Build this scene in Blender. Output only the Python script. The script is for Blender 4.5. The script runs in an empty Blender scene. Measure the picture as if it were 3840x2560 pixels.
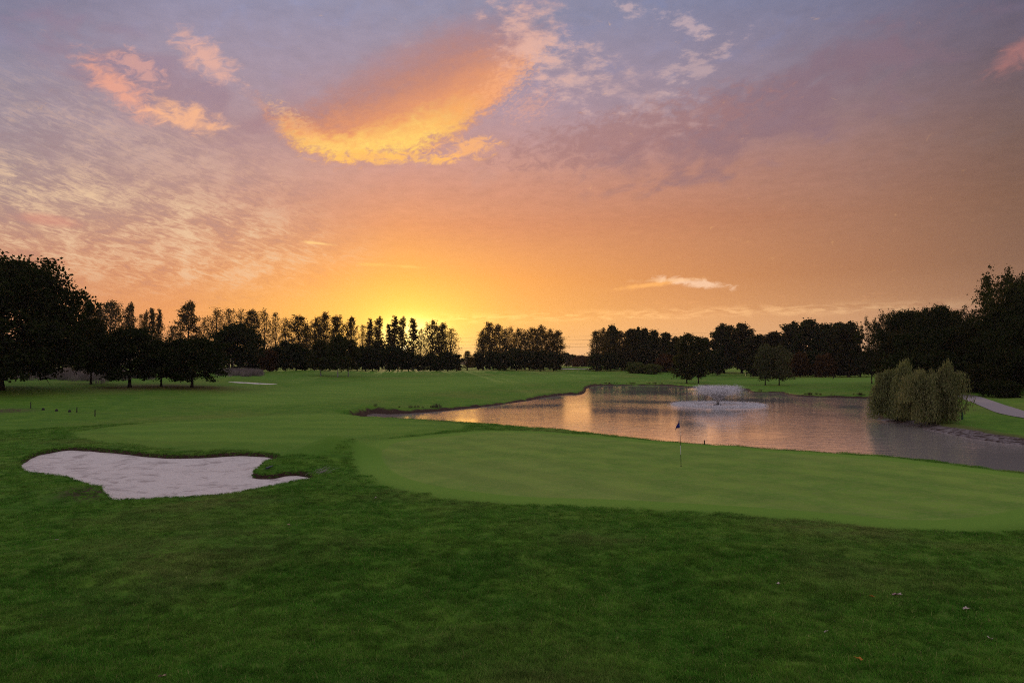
import bpy, math, random
import numpy as np
from mathutils import Vector, noise as mnoise

# ------------------------------------------------------------------ camera
SC = bpy.context.scene
COL = SC.collection
F = 2560.0                    # focal length in photo pixels (24 mm on a 36 mm sensor)
CAM_Z = 4.8                   # metres above the putting green
PITCH = math.atan(85.0 / F)   # horizon lies at photo row 1365
cam_data = bpy.data.cameras.new('camera')
cam_data.lens = 24.0
cam_data.sensor_width = 36.0
cam_data.clip_start = 0.1
cam_data.clip_end = 20000.0
cam = bpy.data.objects.new('camera', cam_data)
cam.location = (0, 0, CAM_Z)
cam.rotation_euler = (math.pi / 2 + PITCH, 0, 0)
COL.objects.link(cam)
SC.camera = cam

def ray(px, py):
    """World direction of a photo pixel, scaled so that its y component is 1."""
    x = (px - 1920.0) / F
    v = (1280.0 - py) / F
    c, s = math.cos(PITCH), math.sin(PITCH)
    d = (x, c - v * s, s + v * c)
    return (d[0] / d[1], 1.0, d[2] / d[1])

def azel(px, py):
    d = ray(px, py)
    return (math.degrees(math.atan2(d[0], d[1])), math.degrees(math.atan2(d[2], math.hypot(d[0], 1.0))))

def unit(px, py):
    d = Vector(ray(px, py)); d.normalize(); return d

SUN_AZ, SUN_EL = azel(1514, 1308)

def lin(r, g, b):
    f = lambda u: (u / 255.0 / 12.92) if u / 255.0 <= 0.04045 else ((u / 255.0 + 0.055) / 1.055) ** 2.4
    return (f(r), f(g), f(b))

# ------------------------------------------------------------------ node helper
class G:
    """Tiny expression builder over a node tree."""
    def __init__(self, nt):
        self.nt = nt
    def put(self, sock, v):
        if isinstance(v, bpy.types.NodeSocket):
            self.nt.links.new(v, sock)
        elif v is not None:
            try:
                sock.default_value = v
            except Exception:
                sock.default_value = (v[0], v[1], v[2], 1.0)
    def node(self, kind, **kw):
        n = self.nt.nodes.new(kind)
        for k, v in kw.items():
            setattr(n, k, v)
        return n
    def m(self, op, a, b=None, c=None, clamp=False):
        n = self.node('ShaderNodeMath', operation=op, use_clamp=clamp)
        for i, v in enumerate((a, b, c)):
            self.put(n.inputs[i], v)
        return n.outputs[0]
    def add(self, *a):
        r = a[0]
        for b in a[1:]:
            r = self.m('ADD', r, b)
        return r
    def sub(self, a, b): return self.m('SUBTRACT', a, b)
    def mul(self, *a):
        r = a[0]
        for b in a[1:]:
            r = self.m('MULTIPLY', r, b)
        return r
    def exp(self, a): return self.m('EXPONENT', a)
    def step(self, x, a, b, lo=0.0, hi=1.0):
        n = self.node('ShaderNodeMapRange', interpolation_type='SMOOTHSTEP')
        self.put(n.inputs[0], x)
        if a > b:
            a, b, lo, hi = b, a, hi, lo
        for i, v in ((1, a), (2, b), (3, lo), (4, hi)):
            self.put(n.inputs[i], v)
        return n.outputs[0]
    def v(self, op, a, b=None, c=None, scale=None):
        n = self.node('ShaderNodeVectorMath', operation=op)
        self.put(n.inputs[0], a)
        if b is not None: self.put(n.inputs[1], b)
        if c is not None: self.put(n.inputs[2], c)
        if scale is not None: self.put(n.inputs['Scale'], scale)
        return n.outputs['Value'] if op in ('DOT_PRODUCT', 'LENGTH', 'DISTANCE') else n.outputs[0]
    def comb(self, x, y, z):
        n = self.node('ShaderNodeCombineXYZ')
        for i, q in enumerate((x, y, z)):
            self.put(n.inputs[i], q)
        return n.outputs[0]
    def sep(self, v):
        n = self.node('ShaderNodeSeparateXYZ'); self.put(n.inputs[0], v); return n.outputs
    def noise(self, vec, scale, detail=4.0, rough=0.55, dist=0.0, col=False, lac=2.0):
        n = self.node('ShaderNodeTexNoise', noise_dimensions='3D')
        self.put(n.inputs['Vector'], vec)
        n.inputs['Scale'].default_value = scale
        n.inputs['Detail'].default_value = detail
        n.inputs['Roughness'].default_value = rough
        n.inputs['Lacunarity'].default_value = lac
        n.inputs['Distortion'].default_value = dist
        return n.outputs['Color' if col else 0]
    def mix(self, f, a, b, mode='MIX'):
        n = self.node('ShaderNodeMix', data_type='RGBA', blend_type=mode)
        n.clamp_factor = True
        self.put(n.inputs[0], f)
        for s, q in ((n.inputs[6], a), (n.inputs[7], b)):
            if isinstance(q, bpy.types.NodeSocket): self.nt.links.new(q, s)
            else: s.default_value = (q[0], q[1], q[2], 1.0)
        return n.outputs[2]
    def curve(self, x, pts, x0, x1, y0, y1):
        """Smooth curve through (x, y) points, in their own units."""
        t = self.m('DIVIDE', self.m('SUBTRACT', x, x0), x1 - x0, clamp=True)
        n = self.node('ShaderNodeFloatCurve')
        c = n.mapping.curves[0]
        q = [((a - x0) / (x1 - x0), (b - y0) / (y1 - y0)) for a, b in pts]
        while len(c.points) < len(q):
            c.points.new(0.5, 0.5)
        for p, (a, b) in zip(c.points, q):
            p.location = (a, b)
        n.mapping.update()
        self.put(n.inputs['Value'], t)
        return self.m('MULTIPLY_ADD', n.outputs[0], y1 - y0, y0)
    def attr(self, name):
        n = self.node('ShaderNodeAttribute'); n.attribute_name = name
        return n.outputs['Fac']

# ------------------------------------------------------------------ sky
world = bpy.data.worlds.new('World')
SC.world = world
world.use_nodes = True
wt = world.node_tree
wt.nodes.clear()
g = G(wt)
D = g.v('NORMALIZE', g.node('ShaderNodeTexCoord').outputs['Generated'])
dx, dy, dz = g.sep(D)
az = g.m('MULTIPLY', g.m('ARCTAN2', dx, dy), 180 / math.pi)
el = g.m('MULTIPLY', g.m('ARCSINE', dz), 180 / math.pi)
elp = g.m('MAXIMUM', el, 0.0)

# clear dawn sky behind the clouds
nishita = g.node('ShaderNodeTexSky', sky_type='NISHITA')
nishita.sun_disc = False
nishita.sun_elevation = math.radians(SUN_EL + 1.0)
nishita.sun_rotation = math.radians(SUN_AZ)
nishita.air_density = 1.0
nishita.dust_density = 2.5
nishita.ozone_density = 2.0
clear = g.v('SCALE', nishita.outputs[0], scale=0.10)

# the high veil of cloud: its colour drifts from gold round the sun to mauve overhead.
# One colour ramp over the compass for each of seven heights above the horizon.
COLX = (0, 640, 1280, 1514, 1920, 2560, 3200, 3840)
VEIL = {
    60: ((109, 112, 141), (139, 140, 169), (147, 145, 171), (147, 145, 170), (143, 144, 170), (131, 134, 163), (113, 118, 148), (92, 97, 126)),
    400: ((135, 132, 156), (165, 147, 162), (171, 148, 161), (175, 148, 156), (175, 148, 161), (157, 138, 153), (131, 114, 127), (103, 90, 103)),
    650: ((155, 140, 150), (183, 150, 146), (201, 150, 138), (207, 148, 132), (203, 144, 126), (183, 130, 116), (157, 116, 106), (115, 89, 83)),
    850: ((177, 150, 141), (197, 150, 129), (219, 146, 107), (229, 148, 97), (219, 142, 99), (197, 130, 93), (165, 113, 88), (125, 89, 71)),
    1050: ((202, 135, 101), (222, 145, 93), (247, 162, 75), (254, 172, 67), (244, 158, 73), (212, 138, 81), (174, 116, 79), (132, 94, 73)),
    1180: ((208, 138, 100), (236, 150, 80), (252, 178, 68), (255, 196, 66), (248, 170, 76), (226, 154, 90), (194, 136, 92), (150, 108, 84)),
    1290: ((212, 142, 100), (240, 155, 82), (254, 182, 75), (255, 200, 86), (245, 172, 86), (234, 168, 102), (206, 150, 104), (165, 118, 92)),
}
BACK = {60: (188, 180, 196), 400: (184, 174, 190), 650: (178, 165, 176), 850: (172, 154, 162), 1050: (164, 140, 144), 1180: (158, 131, 134), 1290: (154, 126, 128)}  # unseen sky behind the camera, brightened to lift the light on the ground
az01 = g.m('MULTIPLY_ADD', az, 1 / 360.0, 0.5)
veil, prev = None, None
for py in sorted(VEIL, reverse=True):
    n = g.node('ShaderNodeValToRGB')
    n.color_ramp.interpolation = 'EASE' if False else 'LINEAR'
    stops = [(0.5 + azel(x, py)[0] / 360.0, c) for x, c in zip(COLX, VEIL[py])]
    side = lambda c: tuple((p + q) / 2 for p, q in zip(c, BACK[py]))
    stops = [(0.0, BACK[py]), (0.20, BACK[py]), (0.30, side(VEIL[py][0]))] + stops + [(0.70, side(VEIL[py][-1])), (0.80, BACK[py]), (1.0, BACK[py])]
    e = n.color_ramp.elements
    while len(e) < len(stops):
        e.new(0.5)
    for q, (p, c) in zip(e, stops):
        q.position = p
        q.color = (*lin(*c), 1)
    g.put(n.inputs[0], az01)
    here = azel(1920, py)[1]
    if veil is None:
        veil = n.outputs[0]
    else:
        mr = g.node('ShaderNodeMapRange')
        g.put(mr.inputs[0], el); mr.inputs[1].default_value = prev; mr.inputs[2].default_value = here
        veil = g.mix(mr.outputs[0], veil, n.outputs[0])
    prev = here

veil = g.mix(g.step(el, 32.0, 66.0), veil, lin(194, 186, 200))   # even cloud overhead, out of view, made brighter to light the ground

# cloud-plane coordinates (streets of cloud converge towards the horizon)
zz = g.m('MAXIMUM', g.m('ADD', dz, 0.10), 0.10)
cp = g.v('DIVIDE', D, g.comb(zz, zz, 1.0))
AE = g.comb(az, el, 0.0)
def mapped(vec, loc=(0, 0, 0), rot=0.0, scale=(1, 1, 1), kind='TEXTURE'):
    n = g.node('ShaderNodeMapping', vector_type=kind)
    g.put(n.inputs[0], vec)
    n.inputs['Location'].default_value = loc
    n.inputs['Rotation'].default_value = (0, 0, rot)
    n.inputs['Scale'].default_value = scale
    return n.outputs[0]
n_big = g.noise(mapped(cp, scale=(1.9, 1.0, 8.0)), 0.9, 3, 0.55, 0.3)
n_fine = g.noise(cp, 15.0, 4, 0.66, 0.0)
n_ae = g.noise(mapped(AE, scale=(1.5, 0.8, 1.0), rot=0.25), 0.42, 5, 0.58, 0.5)
n_ae2 = g.noise(mapped(AE, loc=(40, 9, 0), scale=(1.35, 0.75, 1.0), rot=0.2), 1.15, 4, 0.62, 0.6)
n_mack = g.mul(g.add(g.noise(mapped(AE, rot=math.radians(-14), scale=(1.4, 0.34, 1.0)), 1.0, 5, 0.72, 1.2), n_ae), 0.5)
c_ae = g.m('MULTIPLY_ADD', n_ae, 2.4, -1.2)       # noises centred on zero
c_ae2 = g.m('MULTIPLY_ADD', n_ae2, 2.4, -1.2)
c_fine = g.m('MULTIPLY_ADD', n_fine, 3.2, -1.6)

def blob(px, py, major, minor, slope):
    """Soft elongated patch, 1 at its centre; half sizes in photo pixels."""
    a0, e0 = azel(px, py)
    k = math.degrees(1.0 / F) * 0.95
    n = g.node('ShaderNodeTexGradient', gradient_type='SPHERICAL')
    g.put(n.inputs[0], mapped(AE, loc=(a0, e0, 0), rot=math.atan(-slope), scale=(major * k * 1.5, minor * k * 1.5, 1)))
    return n.outputs[1]

sky = g.mix(0.92, clear, veil)
# large, slow mottling of the veil (thicker cloud is browner and darker, gaps are bluer)
up = g.step(el, 5.0, 14.0)
sky = g.mix(g.mul(g.step(n_big, 0.40, 0.68), up, 0.26), sky, g.v('MULTIPLY', sky, (0.84, 0.68, 0.64)))
sky = g.mix(g.mul(g.step(n_ae, 0.50, 0.75), g.step(el, 11.0, 17.0), 0.45), sky, g.v('MULTIPLY', sky, (0.96, 1.10, 1.26)))
sky = g.v('SCALE', sky, scale=g.m('MULTIPLY_ADD', g.mul(c_fine, up), 0.10, 1.0))

# mackerel cloud on the left
mk = blob(460, 740, 640, 300, 0.12)
mk = g.step(mk, 0.0, 0.6)
mk2 = g.step(blob(300, 850, 760, 160, 0.06), 0.0, 0.6)
sky = g.mix(g.mul(mk, g.step(n_mack, 0.54, 0.36), 0.40), sky, lin(150, 120, 128))
sky = g.mix(g.mul(mk, g.step(n_mack, 0.44, 0.64), 0.42), sky, lin(222, 180, 156))
sky = g.mix(g.mul(mk2, g.step(n_mack, 0.45, 0.64), 0.58), sky, lin(240, 206, 162))

def puff(px, py, major, minor, slope, col, amt, nz, k=1.0, lo=0.15, hi=0.85):
    global sky
    msk = g.step(g.m('MULTIPLY_ADD', nz, k, blob(px, py, major, minor, slope)), lo, hi)
    if k > 0.5:
        msk = g.mul(msk, g.step(blob(px, py, major, minor, slope), 0.0, 0.3))
    sky = g.mix(g.m('MULTIPLY', msk, amt), sky, lin(*col))

# shadowed cloud first
puff(620, 340, 420, 130, 0.25, (146, 114, 128), 0.50, c_ae, 0.8)
puff(1500, 290, 600, 120, -0.38, (168, 122, 120), 0.40, c_ae, 0.5)
puff(2900, 420, 620, 150, -0.28, (130, 102, 114), 0.60, c_ae, 0.9)
puff(2380, 500, 520, 100, -0.15, (156, 114, 114), 0.60, c_ae2, 0.9)

# great sunlit cloud: a torn diagonal bank, gold along its lower edge, brown above
LOWER = [(880, 330), (960, 385), (1010, 440), (1070, 505), (1150, 556), (1260, 590), (1400, 584), (1560, 556), (1700, 500), (1820, 420), (1920, 320), (2000, 220), (2080, 130), (2200, 50)]
UPPER = [(880, 310), (960, 375), (1010, 412), (1070, 440), (1150, 440), (1260, 410), (1400, 350), (1560, 280), (1700, 220), (1820, 180), (1920, 150), (2000, 120), (2080, 90), (2200, 30)]
lo_p, up_p = [azel(x, y) for x, y in LOWER], [azel(x, y) for x, y in UPPER]
a0, a1 = lo_p[0][0] - 0.01, lo_p[-1][0] + 0.01
e_lo = g.curve(az, lo_p, a0, a1, 10.0, 32.0)
e_up = g.curve(az, up_p, a0, a1, 10.0, 32.0)
c_ae3 = g.m('MULTIPLY_ADD', g.noise(mapped(AE, scale=(1.5, 0.8, 1.0), rot=0.3), 3.4, 4, 0.65, 0.4), 2.4, -1.2)
warpn = g.add(g.mul(c_ae2, 1.0), g.mul(c_ae, 0.8), g.mul(c_ae3, 0.5))
dv = g.add(g.sub(el, e_lo), warpn)
dvp = g.m('MAXIMUM', dv, 0.0)
tt = g.m('DIVIDE', dv, g.m('MAXIMUM', g.sub(e_up, e_lo), 0.4))
win = g.mul(g.step(az, azel(900, 0)[0], azel(1120, 0)[0]), g.step(az, azel(2110, 0)[0], azel(1760, 0)[0]))
rag = g.mul(g.step(dv, -0.9, 1.1), win)
sky = g.mix(g.mul(rag, g.step(tt, 1.75, 0.75), 0.60), sky, lin(190, 122, 96))
sky = g.mix(g.mul(rag, g.step(tt, 1.15, 0.25), g.m('MULTIPLY_ADD', n_ae2, 1.0, 0.40), 0.82), sky, lin(246, 158, 90))
lip_w = g.mul(g.step(az, azel(985, 0)[0], azel(1200, 0)[0]), g.step(az, azel(1900, 0)[0], azel(1520, 0)[0]))
lip = g.mul(g.step(dv, -0.6, 0.8), g.step(tt, 0.62, 0.10), lip_w, g.m('MULTIPLY_ADD', c_ae3, 0.5, 0.80))
sky = g.mix(lip, sky, lin(255, 212, 108))

# smaller puffs, wisps and streaks
puff(1900, 300, 190, 60, -0.75, (246, 172, 122), 0.60, c_ae3, 1.0, 0.1, 1.1)
puff(1990, 400, 120, 60, -0.3, (226, 164, 140), 0.45, c_ae3, 1.1, 0.2, 1.2)
puff(1120, 470, 130, 40, 0.6, (250, 186, 120), 0.50, c_ae3, 1.0, 0.15, 1.1)
puff(450, 335, 150, 50, 0.62, (240, 166, 138), 0.75, c_ae2, 0.8, 0.1, 1.0)
puff(690, 440, 140, 48, 0.10, (250, 184, 138), 0.80, c_ae2, 0.8, 0.1, 1.0)
puff(780, 225, 125, 60, 0.55, (238, 178, 154), 0.68, c_ae2, 0.9, 0.1, 1.05)
puff(520, 255, 80, 50, 0.4, (222, 164, 150), 0.6, c_ae2, 1.1)
puff(1750, 560, 130, 40, -0.15, (252, 180, 110), 0.75, c_ae2, 1.2)
puff(1450, 590, 260, 26, -0.03, (255, 190, 96), 0.7, c_ae2, 1.2)
puff(180, 826, 110, 22, 0.02, (206, 140, 122), 0.7, c_ae, 0.3)
puff(3840, 190, 110, 40, -0.55, (182, 120, 114), 0.60, c_ae2, 0.6, 0.1, 1.0)
puff(2090, 230, 300, 120, 0.60, (228, 184, 168), 0.50, c_fine, 1.0, 0.35, 1.3)
puff(2330, 340, 380, 100, 0.42, (198, 164, 160), 0.40, c_fine, 1.0, 0.35, 1.3)
puff(1990, 140, 190, 150, 0.3, (230, 176, 156), 0.50, c_fine, 0.9, 0.25, 1.2)
puff(2350, 30, 60, 30, 0.1, (222, 186, 178), 0.45, c_fine, 1.2, 0.35, 1.2)
puff(2560, 85, 110, 44, 0.5, (222, 188, 182), 0.42, c_fine, 1.2, 0.4, 1.2)
puff(2630, 230, 170, 70, -0.5, (198, 168, 166), 0.5, c_fine, 1.2, 0.4, 1.1)
puff(1190, 912, 62, 7, 0.06, (255, 206, 130), 0.75, c_ae2, 0.4)
puff(1400, 992, 70, 8, 0.0, (255, 196, 100), 0.5, c_ae2, 0.4)
puff(1530, 1000, 70, 7, 0.05, (255, 204, 106), 0.45, c_ae2, 0.4)
puff(2440, 1068, 160, 11, -0.11, (255, 180, 98), 0.8, c_ae2, 0.45)
puff(2610, 1062, 140, 18, 0.16, (250, 206, 170), 0.8, c_ae2, 0.9)
puff(2520, 1050, 130, 9, 0.0, (250, 198, 146), 0.6, c_ae2, 0.45)

# lower rim of the cloud deck above the trees, with lit flecks along it
RIM = [(0, 1290), (1200, 1230), (1500, 1196), (1900, 1188), (2300, 1178), (2700, 1166), (3200, 1152), (3840, 1128)]
rp = [azel(x, y) for x, y in RIM]
e_rim = g.curve(az, rp, rp[0][0] - 0.01, rp[-1][0] + 0.01, 0.0, 8.0)
n_rim = g.noise(mapped(AE, scale=(1.9, 0.42, 1.0), rot=-0.02), 1.0, 5, 0.62, 0.5)
c_rim = g.m('MULTIPLY_ADD', n_rim, 2.0, -1.0)
dr = g.m('MULTIPLY_ADD', c_rim, 0.45, g.sub(el, e_rim))
rwin = g.mul(g.step(az, azel(1350, 0)[0], azel(1700, 0)[0]), g.step(az, azel(3900, 0)[0], azel(3300, 0)[0]))
below = g.mul(g.step(dr, 0.05, -0.35), g.step(az, azel(1500, 0)[0], azel(2100, 0)[0]))
sky = g.mix(g.mul(below, 0.50), sky, g.v('MULTIPLY', veil, (1.12, 1.24, 1.40)))
fleck = g.mul(g.exp(g.mul(dr, dr, -7.0)), g.step(n_rim, 0.40, 0.64), rwin)
sky = g.mix(g.mul(fleck, 0.9), sky, g.v('MULTIPLY_ADD', veil, (1.2, 1.3, 1.35), (0.12, 0.11, 0.06)))
streak = g.mul(g.exp(g.mul(g.sub(dr, 0.7), g.sub(dr, 0.7), -2.5)), g.step(n_rim, 0.56, 0.70), rwin, 0.45)
sky = g.mix(streak, sky, g.v('MULTIPLY', veil, (1.2, 1.25, 1.25)))

# glow round the sun and the sun itself, low behind the poplars
sd = Vector((math.sin(math.radians(SUN_AZ)) * math.cos(math.radians(SUN_EL)), math.cos(math.radians(SUN_AZ)) * math.cos(math.radians(SUN_EL)), math.sin(math.radians(SUN_EL))))
ang = g.mul(g.m('ARCCOSINE', g.m('MINIMUM', g.v('DOT_PRODUCT', D, tuple(sd)), 1.0)), 180 / math.pi)
hr = g.v('LENGTH', mapped(AE, loc=(SUN_AZ + 0.6, SUN_EL + 1.0, 0), scale=(1.9, 1, 1)))
halo = g.exp(g.mul(hr, -0.45))
sky = g.v('ADD', sky, g.v('SCALE', (0.95, 0.60, 0.06), scale=halo))
core = g.exp(g.mul(hr, hr, -0.7))
sky = g.v('ADD', sky, g.v('SCALE', (1.5, 1.2, 0.5), scale=core))
sky = g.v('ADD', sky, g.v('SCALE', (8.0, 6.4, 3.2), scale=g.step(ang, 0.34, 0.26)))
bg = g.node('ShaderNodeBackground')
g.put(bg.inputs['Color'], sky)
bg.inputs['Strength'].default_value = 1.08
wo = g.node('ShaderNodeOutputWorld')
wt.links.new(bg.outputs[0], wo.inputs['Surface'])
world.cycles.sampling_method = 'MANUAL'
world.cycles.sample_map_resolution = 512

# ------------------------------------------------------------------ sun
sun_data = bpy.data.lights.new('sun', 'SUN')
sun_data.energy = 3.0
sun_data.angle = math.radians(1.0)
sun_data.color = (1.0, 0.68, 0.36)
sun = bpy.data.objects.new('sun', sun_data)
sun_dir = Vector((sd.x, sd.y, math.sin(math.radians(2.0))))
sun.rotation_euler = sun_dir.to_track_quat('Z', 'Y').to_euler()
sun.location = sd * 500
COL.objects.link(sun)

# ------------------------------------------------------------------ exposure
SC.view_settings.view_transform = 'Standard'
SC.view_settings.look = 'None'
SC.view_settings.exposure = 0.0
SC.view_settings.gamma = 1.0
SC.view_settings.use_curve_mapping = False
SC.cycles.max_bounces = 6
SC.cycles.diffuse_bounces = 4
SC.cycles.transparent_max_bounces = 6
SC.cycles.use_denoising = False          # the photograph keeps its fine grain too
SC.cycles.sample_clamp_direct = 2.0
SC.cycles.sample_clamp_indirect = 1.2
SC.cycles.use_adaptive_sampling = False
SC.cycles.filter_width = 1.1
# ------------------------------------------------------------------ mesh helpers
rng = np.random.default_rng(7)

def mesh_obj(name, verts, faces, mat=None, parent=None, smooth=False, link=True):
    """faces: (n,3) or (n,4) int array, or list of tuples."""
    me = bpy.data.meshes.new(name)
    if isinstance(faces, np.ndarray):
        v = np.asarray(verts, dtype=np.float32)
        f = np.ascontiguousarray(faces, dtype=np.int32)
        k = f.shape[1]
        me.vertices.add(len(v)); me.vertices.foreach_set('co', v.ravel())
        me.loops.add(f.size); me.loops.foreach_set('vertex_index', f.ravel())
        me.polygons.add(len(f))
        me.polygons.foreach_set('loop_start', np.arange(0, f.size, k, dtype=np.int32))
        me.update(calc_edges=True)
    else:
        me.from_pydata([tuple(q) for q in verts], [], faces)
    if smooth:
        me.polygons.foreach_set('use_smooth', np.ones(len(me.polygons), dtype=bool))
    if mat is not None:
        me.materials.append(mat)
    o = bpy.data.objects.new(name, me)
    if link:
        COL.objects.link(o)
    if parent is not None:
        o.parent = parent
    return o

def attr_float(o, name, values):
    a = o.data.attributes.new(name, 'FLOAT', 'POINT')
    a.data.foreach_set('value', np.asarray(values, dtype=np.float32))

def tag(o, label=None, cat=None, group=None, kind=None):
    if label: o['label'] = label
    if cat: o['category'] = cat
    if group: o['group'] = group
    if kind: o['kind'] = kind
    return o

def empty(name, loc=(0, 0, 0), rz=0.0):
    o = bpy.data.objects.new(name, None)
    o.empty_display_size = 0.2
    o.location = loc; o.rotation_euler = (0, 0, rz)
    COL.objects.link(o)
    return o

class Waves:
    """Smooth random field made of plane waves of about the given length."""
    def __init__(self, length, n=18, seed=1):
        r = np.random.default_rng(seed)
        a = r.uniform(0, 2 * np.pi, n); k = 2 * np.pi / (length * r.uniform(0.7, 1.6, n))
        self.kx, self.ky, self.ph = k * np.cos(a), k * np.sin(a), r.uniform(0, 6.28, n)
    def __call__(self, x, y):
        out = np.zeros_like(x)
        for a, b, p in zip(self.kx, self.ky, self.ph):
            out += np.sin(a * x + b * y + p)
        return out / math.sqrt(len(self.kx) / 2) * 0.5

def sstep(x, a, b):
    t = np.clip((x - a) / (b - a), 0, 1)
    return t * t * (3 - 2 * t)

# ------------------------------------------------------------------ lie of the land
WL = -1.0      # water level of the lake
# control points: photo pixel and distance in metres in front of the camera
CTRL = [(0, 2560, 9.3), (1920, 2560, 9.3), (3840, 2560, 9.3), (0, 2200, 14.6), (1920, 2200, 14.6), (3840, 2200, 14.4),
 (0, 1900, 22.5), (900, 1900, 22.3), (1920, 1930, 21.2), (2900, 1950, 20.6), (3840, 1980, 19.6),
 (300, 1760, 30), (800, 1780, 28.8), (2554, 1747, 32), (1500, 1780, 29.3), (2000, 1640, 44), (2450, 1645, 42.8), (3300, 1712, 34.6), (3840, 1775, 29.3),
 (1000, 1600, 50), (500, 1600, 50.5), (0, 1640, 44), (1390, 1550, 65), (700, 1510, 80), (0, 1535, 69), (300, 1540, 68),
 (0, 1446, 94), (490, 1455, 100), (723, 1452, 103), (320, 1418, 120), (100, 1400, 150), (900, 1440, 120), (1200, 1412, 170),
 (1100, 1394, 220), (1500, 1387, 280), (1900, 1383, 310), (2300, 1383, 310), (1700, 1432, 150), (1900, 1474, 122), (1600, 1522, 90),
 (2300, 1432, 200), (2300, 1415, 230), (3000, 1462, 145), (3100, 1404, 280), (3300, 1394, 340), (2600, 1390, 310), (2700, 1425, 215),
 (3600, 1525, 80), (3840, 1605, 58), (3700, 1580, 64), (3840, 1555, 67), (3500, 1560, 71), (3700, 1472, 108), (3840, 1440, 128), (3650, 1440, 145), (3400, 1470, 120)]
P = []
for px, py, Y in CTRL:
    d = ray(px, py)
    P.append((d[0] * Y, Y, CAM_Z + d[2] * Y))
# the land out of view goes on gently rolling
for x, y, z in [(0, 0, 2.2), (-8, 2, 1.8), (8, 2, 1.8), (0, -30, 1.5), (-60, -20, 1.2), (60, -20, 1.0), (-60, 30, 0.6), (60, 20, 0.3), (-130, 70, 2.2), (110, 60, 0.2),
                (-260, 200, 3.0), (260, 200, 1.2), (-200, 330, 3.0), (200, 330, 1.8), (0, 420, 2.6), (-300, -200, 2.0), (300, -200, 2.0), (0, 800, 2.6), (-800, 800, 2.6), (800, 800, 2.6), (-800, 0, 2.5), (800, 0, 2.0), (0, -800, 2.0),
                (20, 60, -0.4), (30, 90, -0.6), (50, 110, -0.6), (10, 75, -0.4), (40, 60, -0.5), (25, 150, -0.6), (55, 45, -0.3)]:
    P.append((x, y, z))
P = np.array(P)
def _tps(r2):
    return np.where(r2 > 0, 0.5 * r2 * np.log(np.maximum(r2, 1e-12)), 0.0)
def warp(x, y):
    """Squeezes far distances, so one spline serves near and far ground."""
    r = np.hypot(x, y) + 1e-6
    q = np.log1p(r / 12.0)
    return np.stack([x / r * q, y / r * q], -1)
_pw = warp(P[:, 0], P[:, 1])
_n = len(P)
_A = np.zeros((_n + 3, _n + 3))
_A[:_n, :_n] = _tps(((_pw[:, None] - _pw[None]) ** 2).sum(-1)) + np.eye(_n) * 0.004
_A[:_n, _n] = 1; _A[:_n, _n + 1:] = _pw; _A[_n, :_n] = 1; _A[_n + 1:, :_n] = _pw.T
_sol = np.linalg.solve(_A, np.concatenate([P[:, 2], np.zeros(3)]))
MOUNDS = []      # x, y, height, radius x, radius y
roll1, roll2, lump = Waves(26, seed=3), Waves(9, seed=4), Waves(1.3, 26, seed=5)
def h_base(x, y):
    x = np.asarray(x, float); y = np.asarray(y, float)
    out = np.empty(x.size); xf, yf = x.ravel(), y.ravel()
    for i in range(0, x.size, 40000):
        w = warp(xf[i:i + 40000], yf[i:i + 40000])
        r2 = ((w[:, None] - _pw[None]) ** 2).sum(-1)
        out[i:i + 40000] = _tps(r2) @ _sol[:_n] + _sol[_n] + w @ _sol[_n + 1:]
    z = out.reshape(x.shape)
    r = np.hypot(x, y)
    z = z + (z * 0 + 2.6 - z) * sstep(r, 450, 900)
    z = z + roll1(x, y) * 0.10 * sstep(r, 40, 90) * (1 - sstep(r, 400, 700)) + roll2(x, y) * 0.03
    for mx, my, mh, ra, rb in MOUNDS:
        z = z + mh * np.exp(-((x - mx) / ra) ** 2 - ((y - my) / rb) ** 2)
    return z

def cast(pts, f=None, z=None):
    """Photo pixels -> points on the land (or on the level z)."""
    out = []
    for px, py in pts:
        d = ray(px, py)
        if z is not None:
            Y = (z - CAM_Z) / d[2]
            out.append((d[0] * Y, Y)); continue
        Ys = np.geomspace(6, 900, 700)
        gap = CAM_Z + d[2] * Ys - h_base(d[0] * Ys, Ys)
        k = int(np.argmax(gap < 0)) if (gap < 0).any() else len(Ys) - 1
        a, b = Ys[max(k - 1, 0)], Ys[k]
        ga, gb = gap[max(k - 1, 0)], gap[k]
        Y = a + (b - a) * (ga / (ga - gb)) if ga != gb else b
        out.append((d[0] * Y, Y))
    return np.array(out)

# mounds round the sand bunker, by the far bunkers and along the left
for px, py, mh, ra, rb in [(1262, 1712, 1.05, 2.1, 1.7), (1080, 1748, 0.30, 1.8, 1.2), (290, 1862, 0.34, 2.0, 1.1), (760, 1672, 0.22, 5.0, 1.6), (1500, 2080, 0.22, 7.0, 3.0), (3000, 2150, 0.18, 5.0, 3.0), (300, 2100, 0.20, 4.0, 2.5)]:
    q = cast([(px, py)])[0]; MOUNDS.append((q[0], q[1], mh, ra, rb))
for px, Y, mh, ra, rb in [(2140, 312, 1.0, 9, 6), (2420, 306, 0.7, 9, 6), (900, 126, 0.9, 9, 4), (1180, 200, 0.8, 14, 12), (3420, 100, 0.5, 9, 7), (3840, 118, 0.8, 12, 8)]:
    d = ray(px, 1400); MOUNDS.append((d[0] * Y, Y, mh, ra, rb))

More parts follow.
